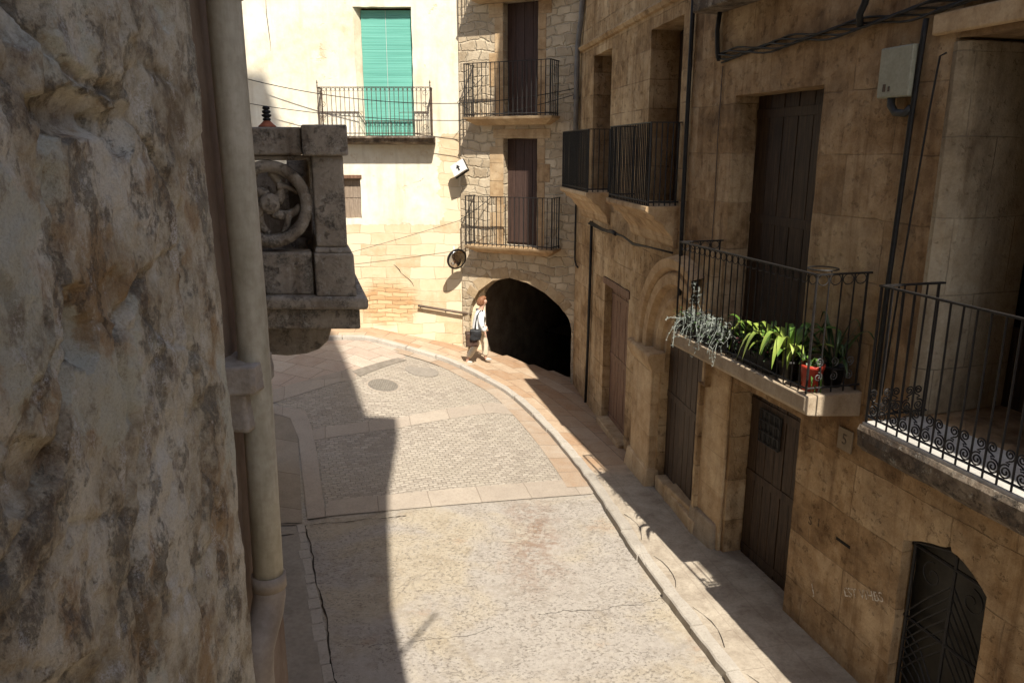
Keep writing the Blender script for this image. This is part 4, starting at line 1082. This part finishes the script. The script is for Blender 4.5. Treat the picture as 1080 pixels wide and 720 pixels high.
lump(-.99,-.835,2.30,2.47,-.875,-.74,5).build('mortar_block', M['mortar'], own, True)
mb = MB(); mb.tube([(-.915,2.56,5),(-.915,2.565,.2),(-.912,2.55,-.3),(-.914,2.54,-.64)], .0045, 6); tag(mb.build('wall_cable', M['white_paint']), 'thin pale cable running down the brown render beside the beige drainpipe', 'cable')

# ------------------------------------------------------------------ pipes, cables and fittings on the right-hand houses
def L2W(loc_, rz_, p):
    return Matrix.Translation(Vector(loc_)) @ Matrix.Rotation(rz_, 4, 'Z') @ Vector(p)
def placed(name, mb, mat, loc_, rz_, label, cat, smooth=True, group=None):
    o = mb.build(name, mat, None, smooth); o.location = loc_; o.rotation_euler = (0,0,rz_); return tag(o, label, cat, group)
mb = MB(); mb.tube([(10.60,.05,2.95),(10.61,.05,.7),(10.60,.05,-.9),(10.56,.05,-1.9)], .028, 10); placed('black_downpipe', mb, M['cable'], loc, rz, 'thin black downpipe on the corner between the dark balconies and the plant balcony', 'downpipe')
gp = thing('grey_drainpipe', 'grey drainpipe in the corner beside the stacked balconies', 'drainpipe', loc2, rz2)
mb = MB(); mb.tube([(5.75,.06,9.9),(6.0,.06,3.2),(6.15,.07,2.5),(6.28,.08,2.2),(6.34,.09,1.9),(6.36,.09,-.62)], .055, 14); mb.build('pipe', plain('grey_pipe', (.12,.115,.11), (.19,.18,.17), 5, .5, .1), gp, True)
mb = MB(); mb.lathe([(.058,0),(.066,.01),(.066,.07),(.058,.08)], (6.36,.09,1.0), 14); mb.build('pipe_collar', M['grey_iron'], gp, True)
mb = MB(); mb.tube([(4.93,.05,-1.35),(4.95,.05,-2.4),(5.0,.05,-3.8),(5.05,.06,-5.1)], .030, 10); placed('black_downpipe', mb, M['cable'], loc2, rz2, 'black downpipe running down beside the dark arched passage', 'downpipe')
mb = MB(); mb.tube([(6.45,.03,-.95),(6.46,.03,-2.1),(6.44,.03,-2.32),(6.3,.03,-2.42),(6.15,.03,-2.44)], .018, 8); placed('bent_pipe', mb, M['cable'], loc2, rz2, 'short bent black conduit above the right shoulder of the arch', 'conduit')
mb = MB(); mb.tube([(6.50,.05,1.7),(6.49,.06,1.4),(6.47,.05,1.1),(6.46,.09,.9),(6.47,.05,.6),(6.48,.05,-.1)], [.014,.02,.03,.04,.022,.012], 8); placed('cable_knot', mb, M['cable'], loc2, rz2, 'knotted black cable bundle beside the grey drainpipe', 'cable')
# cable bundle along the near house
mb = MB()
for q in range(5):
    ph = q*1.3; pts = []
    for i in range(61):
        s_ = 9.88-(9.88-2.0)*i/60
        pts.append((s_, .035+.02*math.sin(s_*5+ph), 1.02+.028*math.sin(s_*6.2+ph)+.018*q+.02*max(0, math.sin(s_*1.1+1))))
    mb.tube(pts, .0105, 6)
mb.tube([(9.9,.04,1.02),(9.93,.05,1.1),(9.95,.06,1.35),(9.93,.05,1.58)], .028, 8); mb.tube([(9.98,.03,1.05),(10.0,.04,1.3),(9.96,.03,1.58)], .012, 6)
mb.tube([(7.45,.06,1.05),(7.43,.09,1.14),(7.38,.09,1.22),(7.34,.06,1.5)], .03, 8)
placed('cable_bundle', mb, M['cable'], loc, rz, 'thick twisted black cable bundle along the upper wall of the ochre house', 'cable')
mb = MB(); mb.tube([(6.70,.04,1.0),(6.71,.04,.84),(6.73,.045,.2),(6.75,.04,-.4),(6.77,.04,-1.1),(6.78,.04,-2.1)], .022, 8); placed('wall_conduit', mb, M['cable'], loc, rz, 'black conduit dropping below the pale meter box', 'conduit')
mb = MB(); mb.tube([(6.46,.03,.72),(6.50,.05,.70),(6.55,.04,.3),(6.62,.03,-.6),(6.66,.03,-1.3),(6.7,.03,-2.1)], .008, 6); placed('thin_cable', mb, M['cable'], loc, rz, 'thin slack black cable right of the meter box conduit', 'cable')
mb = MB(); mb.tube([(9.86,.01,.95),(9.87,.012,.2),(9.85,.01,-.7),(9.86,.012,-1.3),(9.84,.01,-2.2)], .006, 5); placed('thin_cable', mb, M['rust_iron'], loc, rz, 'thin brown wire down the wall left of the plant balcony door', 'cable')
mb = MB(); 
for q in range(3):
    mb.tube([(5.0-.0*q,.06+.02*q,-1.36-.02*q),(4.0,.08,-1.40-.02*q),(2.6,.09,-1.39),(2.0,.09,-1.44-.01*q),(1.2,.1,-1.40),(.2,.08,-1.36)], .014, 6)
mb.tube([(3.5,.08,-1.40),(3.2,.1,-1.38),(3.0,.1,-1.40)], .035, 8)
placed('cable_bundle', mb, M['cable'], loc2, rz2, 'dusty cable bundle under the dark balconies above the brown door', 'cable')
# meter box
bx = thing('meter_box', 'pale green grey meter box high on the ochre house wall', 'meter box', loc, rz)
mb = MB(); mb.box(6.74,7.10,0,.10,.42,.82); mb.build('box', plain('pale_plastic', (.25,.25,.19), (.30,.30,.235), 6, .45, .05), bx, bevel=.012)
mb = MB(); mb.tube([(6.96,.06,.43),(6.96,.06,.36),(6.90,.06,.30),(6.80,.05,.29),(6.74,.045,.33)], .032, 10); mb.build('cable_elbow', plain('grey_plastic', (.03,.03,.029), (.05,.05,.048), 6, .5, .05), bx, True)
mb = MB(); mb.box(7.00,7.03,.098,.104,.47,.53); mb.box(6.95,6.97,.098,.104,.47,.51); mb.build('label_mark', M['rust_iron'], bx)

# overhead wires, and thin dark tubes drawn for shadow lines
W1a = L2W(locl, rzl, (4.75,.12,1.55)); Ca = L2W(locc, rzc, (2.62,.45,.98)); Cb = L2W(locc, rzc, (.05,.14,1.22))
W2a = L2W(locl, rzl, (4.75,.12,1.02)); Cc = L2W(locc, rzc, (2.6,.46,.62)); Cd = L2W(locc, rzc, (.05,.14,1.1))
def wire(pts, r, label):
    mb = MB(); mb.tube(pts, r, 5); return tag(mb.build('wire_and_shadow_line', M['cable'], None, True), label, 'wire')
wire(sag(W1a, Ca, .16)+sag(Ca, Cb, .05)[1:], .009, 'upper black wire sagging from the cream wall across its balcony to the drainpipe')
wire(sag(W2a, Cc, .10)+sag(Cc, Cd, .05)[1:], .008, 'lower black wire passing in front of the rusty balcony railing')
Ce = L2W(locc, rzc, (2.64,.47,1.0)); Cf = L2W(locc, rzc, (2.2,.06,1.55)); Cg = L2W(locc, rzc, (2.3,.1,.75))
wire(sag(Cf, Ce, .01, 6)+sag(Ce, Cg, .01, 6)[1:], .007, 'short forked black line at the upper balcony corner of the arch house')  # thin dark tubes forking at the railing corner
Ch = L2W(locc, rzc, (2.64,.47,-1.55)); Ci = L2W(locc, rzc, (2.05,.05,-1.05)); Cj = L2W(locc, rzc, (2.1,.06,-1.78)); Cl = L2W(locl, rzl, (3.6,.10,-2.6))
wire(sag(Ci, Ch, .02, 6)+sag(Ch, Cj, .05, 6)[1:], .008, 'short forked dark tube standing for the rail shadow at the lower balcony corner above the mirror')  # dark tubes added in place of the railing's cast shadow
wire(sag(Ch, Cl, .03, 12), .005, 'slanting dark tube for a cable and its shadow line from the lower balcony corner down along the sunlit wall')  # one tube drawn for both the wire and its cast shadow line

# sign lamp, mirror, handrail
def oriented(name, label, cat, p, rx, ry, rz_):
    o = thing(name, label, cat, p); o.rotation_euler = (rx, ry, rz_); return o
ps = L2W(locc, rzc, (2.74,.28,-.40))
sg = oriented('arrow_sign', 'small tilted white sign with a dark arrow at the house corner', 'sign', ps, R(-22), R(-32), R(-12))
mb = MB(); mb.box(-.17,.17,-.03,.03,-.14,.14); mb.build('panel', M['white_paint'], sg, bevel=.008)
mb = MB(); mb.box(-.18,.18,.02,.09,-.15,-.142); mb.box(-.18,.18,.031,.09,-.15,.15); mb.build('casing', M['iron'], sg)
mb = MB(); mb.prism([(-.02,-.075),(.02,-.075),(.02,.0),(.055,0),(0,.08),(-.055,0),(-.02,0)], -.036, -.0305); mb.build('arrow', M['iron'], sg)
mb = MB(); mb.tube([(0,.05,0),(.05,.25,.02),(.08,.36,.05)], .014, 6); mb.build('bracket', M['iron'], sg)
pm = L2W(locc, rzc, (2.74,.42,-2.44))
mi = oriented('traffic_mirror', 'round convex traffic mirror in a dark rim near the passage', 'mirror', pm, R(14), 0, R(32))
Mx = Matrix.Rotation(R(90), 4, 'X')
mb = MB(); mb.lathe([(.225,-.05),(.245,-.04),(.25,-.015),(.235,.0),(.225,-.012)], n=32, M=Mx); mb.lathe([(.235,-.045),(.18,-.085),(.02,-.09)], n=32, M=Mx); mb.build('rim', M['iron'], mi, True)
k = NM('mirror_glass'); co = k.coord(); k.fin(k.mix(k.noise(co, 6, 4), (.55,.53,.48), (.68,.65,.58)), .12, None, 1.0); M['mirror'] = k.m
mb = MB(); prof = [(.226,-.012),(.20,.004),(.15,.022),(.10,.034),(.05,.041),(.002,.043)]; mb.lathe(prof, n=32, M=Mx); mb.build('glass', M['mirror'], mi, True)
mb = MB(); mb.tube([(0,.08,0),(.05,.25,.08),(.1,.4,.16)], .022, 8); mb.build('arm', M['white_paint'], mi, True)
hr = thing('handrail', 'brown iron handrail fixed to the sunlit stone wall before the passage', 'handrail', locl, rzl)
mb = MB(); mb.tube([(1.0,.09,-3.60),(.2,.10,-3.73),(-.28,.10,-3.81)], .030, 10); mb.build('rail', plain('brown_rail', (.09,.062,.045), (.15,.11,.08), 10, .5, .1), hr, True)
for s_, z in ((.95,-3.59),(.35,-3.70)):
    mb = MB(); mb.tube([(s_,-.02,z-.06),(s_,.07,z-.06),(s_,.09,z)], .012, 6); mb.build('bracket', M['rust_iron'], hr)

# manhole covers
def manhole(x, y, r_, label, ex=1.0):
    t = thing('manhole_cover', label, 'manhole cover', (x, y, street_z(x, y)+.006), 0)
    gx = (street_z(x+.1, y)-street_z(x-.1, y))/.2; gy = (street_z(x, y+.1)-street_z(x, y-.1))/.2
    t.rotation_euler = Vector((0,0,1)).rotation_difference(Vector((-gx, -gy, 1)).normalized()).to_euler()
    mb = MB(); mb.lathe([(r_*1.12,-.03),(r_*1.12,.006),(r_*1.0,.008),(r_*1.0,-.03)], n=36); mb.build('stone_ring', M['band'], t)
    mb = MB(); mb.lathe([(r_*.99,-.03),(r_*.99,.005),(r_*.93,.012),(.002,.012)], n=36)
    for i in range(-6, 7):
        x_ = i*r_*.14; h = math.sqrt(max(0, (r_*.9)**2-x_*x_)); mb.box(x_-r_*.035, x_+r_*.035, -h, h, .012, .019)
    for i in range(-6, 7):
        y_ = i*r_*.14; h = math.sqrt(max(0, (r_*.9)**2-y_*y_)); mb.box(-h, h, y_-r_*.03, y_+r_*.03, .012, .0185)
    mb.build('cover', plain('cast_iron', (.15,.132,.11), (.22,.198,.165), 20, .65, .3), t)
    return t
manhole(-2.56, 14.58, .30, 'round gridded manhole cover set in the sunlit cobbles')
mb = MB(); mb.lathe([(.36,-.04),(.36,.008),(.34,.013),(.30,.010),(.002,.010)], n=32)
t = mb.build('drain_lid', plain('worn_lid', (.21,.185,.155), (.28,.25,.21), 14, .8, .4)); t.location = (-1.92,15.72,street_z(-1.92,15.72)+.008); t.rotation_euler = (0,R(11),0)
tag(t, 'worn stone coloured drain lid beside the curved kerb', 'drain lid')

# ------------------------------------------------------------------ plants on the balcony
def leafmat(name, c1, c2, rough=.45):
    k = NM(name); co = k.coord(); f = k.noise(k.map(co, sc=(1,1,1)), 9, 4); k.fin(k.mix(k.ramp(f, [(.3, 0.), (.7, 1.)]), c1, c2), rough); 
    k.b.inputs['Specular IOR Level'].default_value = .35
    return k.m
M['silver'] = leafmat('silver_foliage', (.19,.22,.19), (.32,.34,.30), .7)
M['green'] = leafmat('green_leaf', (.05,.115,.018), (.11,.19,.03))
M['yellowgreen'] = leafmat('yellow_leaf', (.16,.24,.04), (.28,.34,.07))
M['darkgreen'] = leafmat('dark_leaf', (.02,.045,.014), (.05,.085,.024))
M['soil'] = plain('soil', (.02,.014,.01), (.045,.03,.02), 20, 1, .5)
M['darkpot'] = plain('dark_plastic_pot', (.014,.013,.012), (.03,.027,.024), 10, .5, .1)
M['redpot'] = plain('red_glazed_pot', (.36,.035,.022), (.46,.06,.035), 8, .35, .05)
def strap_leaf(mb, base, az, length, width, rise, droop, twist=0):
    n = 10; d = Vector((math.cos(az), math.sin(az), 0)); side = Vector((-d.y, d.x, 0)); vs = []; fs = []
    b = Vector(base)
    for i in range(n+1):
        t = i/n; p = b+d*(length*t*(1-.15*t))+Vector((0,0,rise*math.sin(t*math.pi*.62)-droop*t*t*t))
        w = width*(math.sin(math.pi*min(1, .18+t*.82))**.7)*.5
        sd = (side+Vector((0,0,twist*t))).normalized()
        vs += [p-sd*w+Vector((0,0,w*.35)), p, p+sd*w+Vector((0,0,w*.35))]
    for i in range(n):
        a = i*3; fs += [(a,a+1,a+4,a+3), (a+1,a+2,a+5,a+4)]
    mb.add(vs, fs)
def pot(parent, r_, h, mat, name='pot'):
    mb = MB(); mb.lathe([(r_*.72,0),(r_*.98,h*.86),(r_*1.08,h*.86),(r_*1.08,h),(r_*.95,h),(r_*.93,h*.9),(.002,h*.9)], n=24); return mb.build(name, mat, parent, True)
FLOOR = -2.16
def plant(name, label, s_, y_, cat='potted plant'):
    p = L2W(loc, rz, (s_, y_, FLOOR)); return thing(name, label, cat, p, rz)
# silvery trailing plant in a trough at the far end
t = plant('trailing_plant', 'silvery wispy trailing plant spilling through the far end of the balcony railing', 9.05, .42)
mb = MB(); mb.box(-.55,.5,-.11,.11,0,.2); mb.build('trough', M['darkpot'], t, bevel=.01)
mb = MB()
rnd = random.Random(3)
for q in range(110):
    x = rnd.uniform(-.75,.52); y = rnd.uniform(-.06,.12); az = rnd.gauss(1.57, 1.0); L = rnd.uniform(.15,.42)
    d = Vector((math.cos(az), math.sin(az), 0)); up = rnd.uniform(.04,.22); dr = rnd.uniform(.0,.42)
    pts = []; ph = rnd.uniform(0, 6)
    for i in range(9):
        u = i/8; pts.append(Vector((x, y, .17))+d*(L*.62*u)+Vector((.02*math.sin(u*9+ph), .02*math.cos(u*7+ph), up*math.sin(u*math.pi*.7)-dr*u*u)))
    mb.tube(pts, [.0038]*6+[.003,.0026,.002], 4)
    for i in range(3, 9):
        for w in (-1, 1):
            e = pts[i]+Vector((rnd.uniform(-.03,.03), rnd.uniform(-.03,.03), rnd.uniform(-.008,.03))); mb.tube([pts[i], (pts[i]+e)/2+Vector((0,0,.006)), e], [.0028,.0026,.0014], 4)
for q in range(3):
    x = rnd.uniform(.15,.45); pts = [Vector((x, .0, .17))]
    for i in range(10): pts.append(pts[-1]+Vector((rnd.uniform(-.02,.02), rnd.uniform(-.02,.02), rnd.uniform(.03,.055))))
    mb.tube(pts, .003, 4)
    for p in pts[2:]:
        for w in range(4):
            e = p+Vector((rnd.uniform(-.04,.04), rnd.uniform(-.04,.04), rnd.uniform(-.02,.03))); mb.tube([p, e], [.0026,.0012], 4)
mb.build('silver_stems', M['silver'], t)
mb = MB()
for q in range(240):
    b = Vector((rnd.uniform(-.6,.62), rnd.uniform(-.1,.2), rnd.uniform(.08,.3))); strap_leaf(mb, b, rnd.uniform(0, 6.3), rnd.uniform(.03,.06), .02, .02, .01)
mb.build('dark_leaves', M['darkgreen'], t, True)
def clivia(name, label, s_, y_, n, L, w, mats, potmat, seed, prad=.12, ph=.2, azc=None, rise=.3):
    t = plant(name, label, s_, y_); rnd = random.Random(seed); p = pot(t, prad, ph, potmat)
    so = MB(); so.lathe([(prad*.9,ph*.88),(.002,ph*.93)], n=20); so.build('soil', M['soil'], p)
    for i, m in enumerate(mats):
        mb = MB()
        for q in range(n//len(mats)):
            az = rnd.uniform(0, 2*math.pi) if azc is None or rnd.random() < .4 else rnd.gauss(azc, .7)
            strap_leaf(mb, (rnd.uniform(-.03,.03), rnd.uniform(-.03,.03), ph*.9), az, L*rnd.uniform(.45,1.2), w*rnd.uniform(.55,1.2), rise*rnd.uniform(.35,1.15), rnd.uniform(.05,.38), rnd.uniform(-.3,.3))
        mb.build('leaves', m, t, True)
    return t
clivia('potted_plant', 'yellow green broad leaved plant beside the silvery wispy plant', 8.28, .40, 26, .30, .095, [M['yellowgreen'], M['green']], M['darkpot'], 11, rise=.27)
clivia('potted_plant', 'large strap leaved green plant near the front end of the balcony', 7.52, .40, 36, .48, .10, [M['green'], M['yellowgreen']], M['darkpot'], 5, rise=.36)
clivia('potted_plant', 'dark shaded strap leaved plant by the wall at the near end of the balcony', 7.22, .14, 20, .42, .045, [M['darkgreen']], M['darkpot'], 8, .10, .2, rise=.5)
clivia('potted_plant', 'red pot with small green leaves at the near corner of the balcony', 7.16, .42, 16, .15, .05, [M['green'], M['darkgreen']], M['redpot'], 21, .105, .25, rise=.12)
clivia('potted_plant', 'bright broad leaved plant arching between the yellow green and the large strap leaved plant', 7.86, .36, 26, .40, .10, [M['green'], M['yellowgreen']], M['darkpot'], 33, rise=.30)
t = plant('potted_plant', 'low dark bedding plant with tiny pink flowers between the silvery and strap leaved plants', 7.95, .44)
mb = MB(); mb.box(-.28,.3,-.09,.09,0,.17); mb.build('trough', M['darkpot'], t, bevel=.01)
mb = MB(); rnd = random.Random(6)
for q in range(240):
    strap_leaf(mb, (rnd.uniform(-.3,.34), rnd.uniform(-.1,.12), rnd.uniform(.12,.3)), rnd.uniform(0, 6.3), rnd.uniform(.03,.08), .022, .03, .02)
mb.build('leaves', M['darkgreen'], t, True)
petal = leafmat('pink_petals', (.42,.11,.13), (.55,.25,.25))
for q in range(16):
    mb = MB(); c = Vector((rnd.uniform(-.28,.3), rnd.uniform(-.02,.14), rnd.uniform(.16,.33)))
    for w in range(5): strap_leaf(mb, c, w*1.257, .016, .014, .006, 0)
    mb.build('flower', petal, t)

# ------------------------------------------------------------------ person walking to the passage
def skin(name, chains, mat, parent, sub=2):
    me = bpy.data.meshes.new(name); vs = []; es = []; rs = []; key = {}
    for ch in chains:
        prev = None
        for (p, r_) in ch:
            k_ = tuple(round(c, 4) for c in p)
            if k_ not in key: key[k_] = len(vs); vs.append(p); rs.append(r_ if isinstance(r_, tuple) else (r_, r_))
            i = key[k_]
            if prev is not None and prev != i: es.append((prev, i))
            prev = i
    me.from_pydata(vs, es, []); o = bpy.data.objects.new(name, me); C.objects.link(o); o.parent = parent
    md = o.modifiers.new('skin', 'SKIN'); md.use_smooth_shade = True
    sv = me.skin_vertices[0].data
    for i, r_ in enumerate(rs): sv[i].radius = r_; sv[i].use_root = (i == 0)
    s_ = o.modifiers.new('sub', 'SUBSURF'); s_.levels = s_.render_levels = sub
    dg = bpy.context.evaluated_depsgraph_get(); me2 = bpy.data.meshes.new_from_object(o.evaluated_get(dg)); o.modifiers.clear(); o.data = me2
    me2.name = name; me2.materials.clear(); me2.materials.append(mat)
    return o
PX, PY = -.74, 16.9
pz = gz(PX, PY)
per = thing('person', 'person in white shirt and cream trousers walking toward the dark passage', 'person', (PX, PY, pz), R(8)); per.scale = (1.12,1.15,1.0)
skinm = plain('skin', (.45,.27,.19), (.52,.32,.23), 6, .5, .05)
hip = (-.02,0,.80); 
arms = []
def hand(wr, dirv, side):
    wr = Vector(wr); d = Vector(dirv).normalized(); s_ = Vector((0,1,0)); up_ = d.cross(s_).normalized()
    palm = wr+d*.055; out = [[(tuple(wr), .022), (tuple(palm), (.034,.016))]]
    for i, (off, ln) in enumerate(((-.028,.058),(-.010,.066),(.010,.062),(.027,.05))):
        a = palm+d*.01+s_*off*.7; b = a+d*ln*.55+s_*off*.35-up_*.006; c = b+d*ln*.4-up_*.02
        out.append([(tuple(palm), (.034,.016)), (tuple(a), .010), (tuple(b), .009), (tuple(c), .0075)])
    th = wr+d*.02; out.append([(tuple(wr), .022), (tuple(th+s_*.03*side+up_*.01), .011), (tuple(th+s_*.045*side+d*.03), .009), (tuple(th+s_*.042*side+d*.055), .0075)])
    return out
ra = [(.02,-.165,1.155),(.02,-.20,.95),(.09,-.20,.755)]     # right shoulder, elbow, wrist
la = [(.02,.165,1.155),(.04,.20,.95),(.14,.18,.80)]
body = [[(hip,.11),((0,0,.95),(.10,.085)),((.02,0,1.08),(.115,.09)),((.035,0,1.19),(.08,.07)),((.05,0,1.26),.045),((.07,0,1.32),.052),((.085,0,1.40),(.078,.09)),((.085,0,1.48),(.06,.07))],
        [((.085,0,1.40),(.078,.09)),((.165,0,1.385),.014)],
        [((.02,0,1.08),(.115,.09)),(ra[0],.05),(ra[1],.036),(ra[2],.024)], [((.02,0,1.08),(.115,.09)),(la[0],.05),(la[1],.036),(la[2],.024)],
        [(hip,.11),((-.04,-.085,.74),.082),((-.08,-.09,.44),.052),((-.25,-.09,.12),.034),((-.27,-.09,.06),.034),((-.17,-.095,.03),.028)],
        [(hip,.11),((.02,.085,.74),.082),((.12,.09,.44),.052),((.13,.09,.1),.034),((.14,.09,.05),.034),((.24,.095,.03),.028)]]
body += hand(ra[2], Vector(ra[2])-Vector(ra[1]), 1)+hand(la[2], Vector(la[2])-Vector(la[1]), -1)
skin('body', body, skinm, per)
white = plain('white_cotton', (.66,.66,.64), (.76,.76,.74), 7, .85, .3)
cream_c = plain('cream_cotton', (.55,.47,.35), (.64,.56,.43), 7, .85, .3)
skin('shirt', [[((-.03,0,.70),(.175,.145)),((-.015,0,.86),(.165,.135)),((0,0,1.02),(.16,.13)),((.02,0,1.10),(.15,.12)),((.04,0,1.19),(.10,.09)),((.047,0,1.235),(.06,.06))],
     [((.02,0,1.10),(.15,.12)),((.02,-.165,1.155),.075),((.02,-.20,.95),.062),((.086,-.20,.765),.048)],
     [((.02,0,1.10),(.15,.12)),((.02,.165,1.155),.075),((.04,.20,.95),.062),((.135,.181,.808),.048)]], white, per)
skin('trousers', [[((-.02,0,.80),(.135,.115)),((-.04,-.085,.72),.105),((-.08,-.09,.44),.078),((-.235,-.09,.15),.068)],
     [((-.02,0,.80),(.135,.115)),((.02,.085,.72),.105),((.12,.09,.44),.078),((.13,.09,.11),.068)]], cream_c, per)
shoe = plain('pale_shoe', (.4,.37,.33), (.5,.46,.4), 10, .6, .1)
for (a, b, c) in (((-.275,-.09,.065),(-.24,-.09,.045),(-.15,-.095,.032)), ((.125,.09,.05),(.16,.09,.04),(.26,.095,.028))):
    skin('shoe', [[(a,.042),(b,(.045,.04)),(c,(.04,.028))]], shoe, per)
skin('hair', [[((.02,0,1.30),(.055,.075)),((.035,0,1.38),(.085,.10)),((.06,0,1.46),(.085,.095)),((.10,0,1.485),(.06,.075)),((.14,0,1.455),(.03,.06))]], plain('auburn_hair', (.15,.060,.028), (.27,.125,.06), 12, .6, .6, streak=(4,4,1.5)), per)
bag = thing('shoulder_bag', 'black and brown shoulder bag hanging at the walking person\'s side', 'bag', (PX, PY, pz), R(8)); bag.scale = (1.12,1.15,1.0)
mb = lump(-.30,-.06,-.36,-.23,.47,.80,3,.02); bo = mb.build('bag_body', plain('brown_leather', (.05,.03,.022), (.085,.05,.035), 8, .55, .2), bag, True)
mb = lump(-.22,.0,-.40,-.25,.62,.86,8,.02); mb.build('black_flap', plain('black_leather', (.012,.012,.013), (.03,.03,.032), 8, .5, .2), bag, True)
mb = MB(); mb.tube([(-.10,-.27,.86),(-.09,-.235,1.0),(-.06,-.20,1.13),(.01,-.155,1.235),(.06,-.10,1.235),(.10,-.17,1.05),(.05,-.25,.88)], .013, 6); mb.build('strap', M['darkpot'], bag, True)

# ------------------------------------------------------------------ light, sky, camera
EL = R(52); k_az = -.27                      # sunlight travels towards (k_az, 1)
dirv = Vector((k_az, 1, 0)).normalized()*math.cos(EL)+Vector((0,0,-math.sin(EL)))
sun = bpy.data.lights.new('sun', 'SUN'); sun.energy = 4.2; sun.angle = R(.42); sun.color = (1,.94,.84)
so = bpy.data.objects.new('sun', sun); C.objects.link(so); so.rotation_euler = dirv.to_track_quat('-Z', 'Y').to_euler()
w = bpy.data.worlds.new('World'); scene.world = w; w.use_nodes = True; nt = w.node_tree; nt.nodes.clear()
sky = nt.nodes.new('ShaderNodeTexSky'); sky.sky_type = 'NISHITA'; sky.sun_disc = False; sky.sun_elevation = EL
sky.sun_rotation = math.atan2(-dirv.x, -dirv.y); sky.air_density = 1; sky.dust_density = 1.5
bg = nt.nodes.new('ShaderNodeBackground'); bg.inputs[1].default_value = .115; ou = nt.nodes.new('ShaderNodeOutputWorld')
nt.links.new(sky.outputs[0], bg.inputs[0]); nt.links.new(bg.outputs[0], ou.inputs[0])
cam = bpy.data.cameras.new('camera'); cam.lens = 27; cam.sensor_width = 36; cam.clip_start = .05; cam.clip_end = 2000
co_ = bpy.data.objects.new('camera', cam); C.objects.link(co_); co_.rotation_euler = (R(90-14), 0, 0); scene.camera = co_
vs_ = scene.view_settings; vs_.view_transform = 'Standard'; vs_.look = 'None'; vs_.exposure = 1.1; vs_.gamma = 1; vs_.use_curve_mapping = False
scene.cycles.max_bounces = 8; scene.cycles.diffuse_bounces = 5; scene.cycles.use_denoising = True
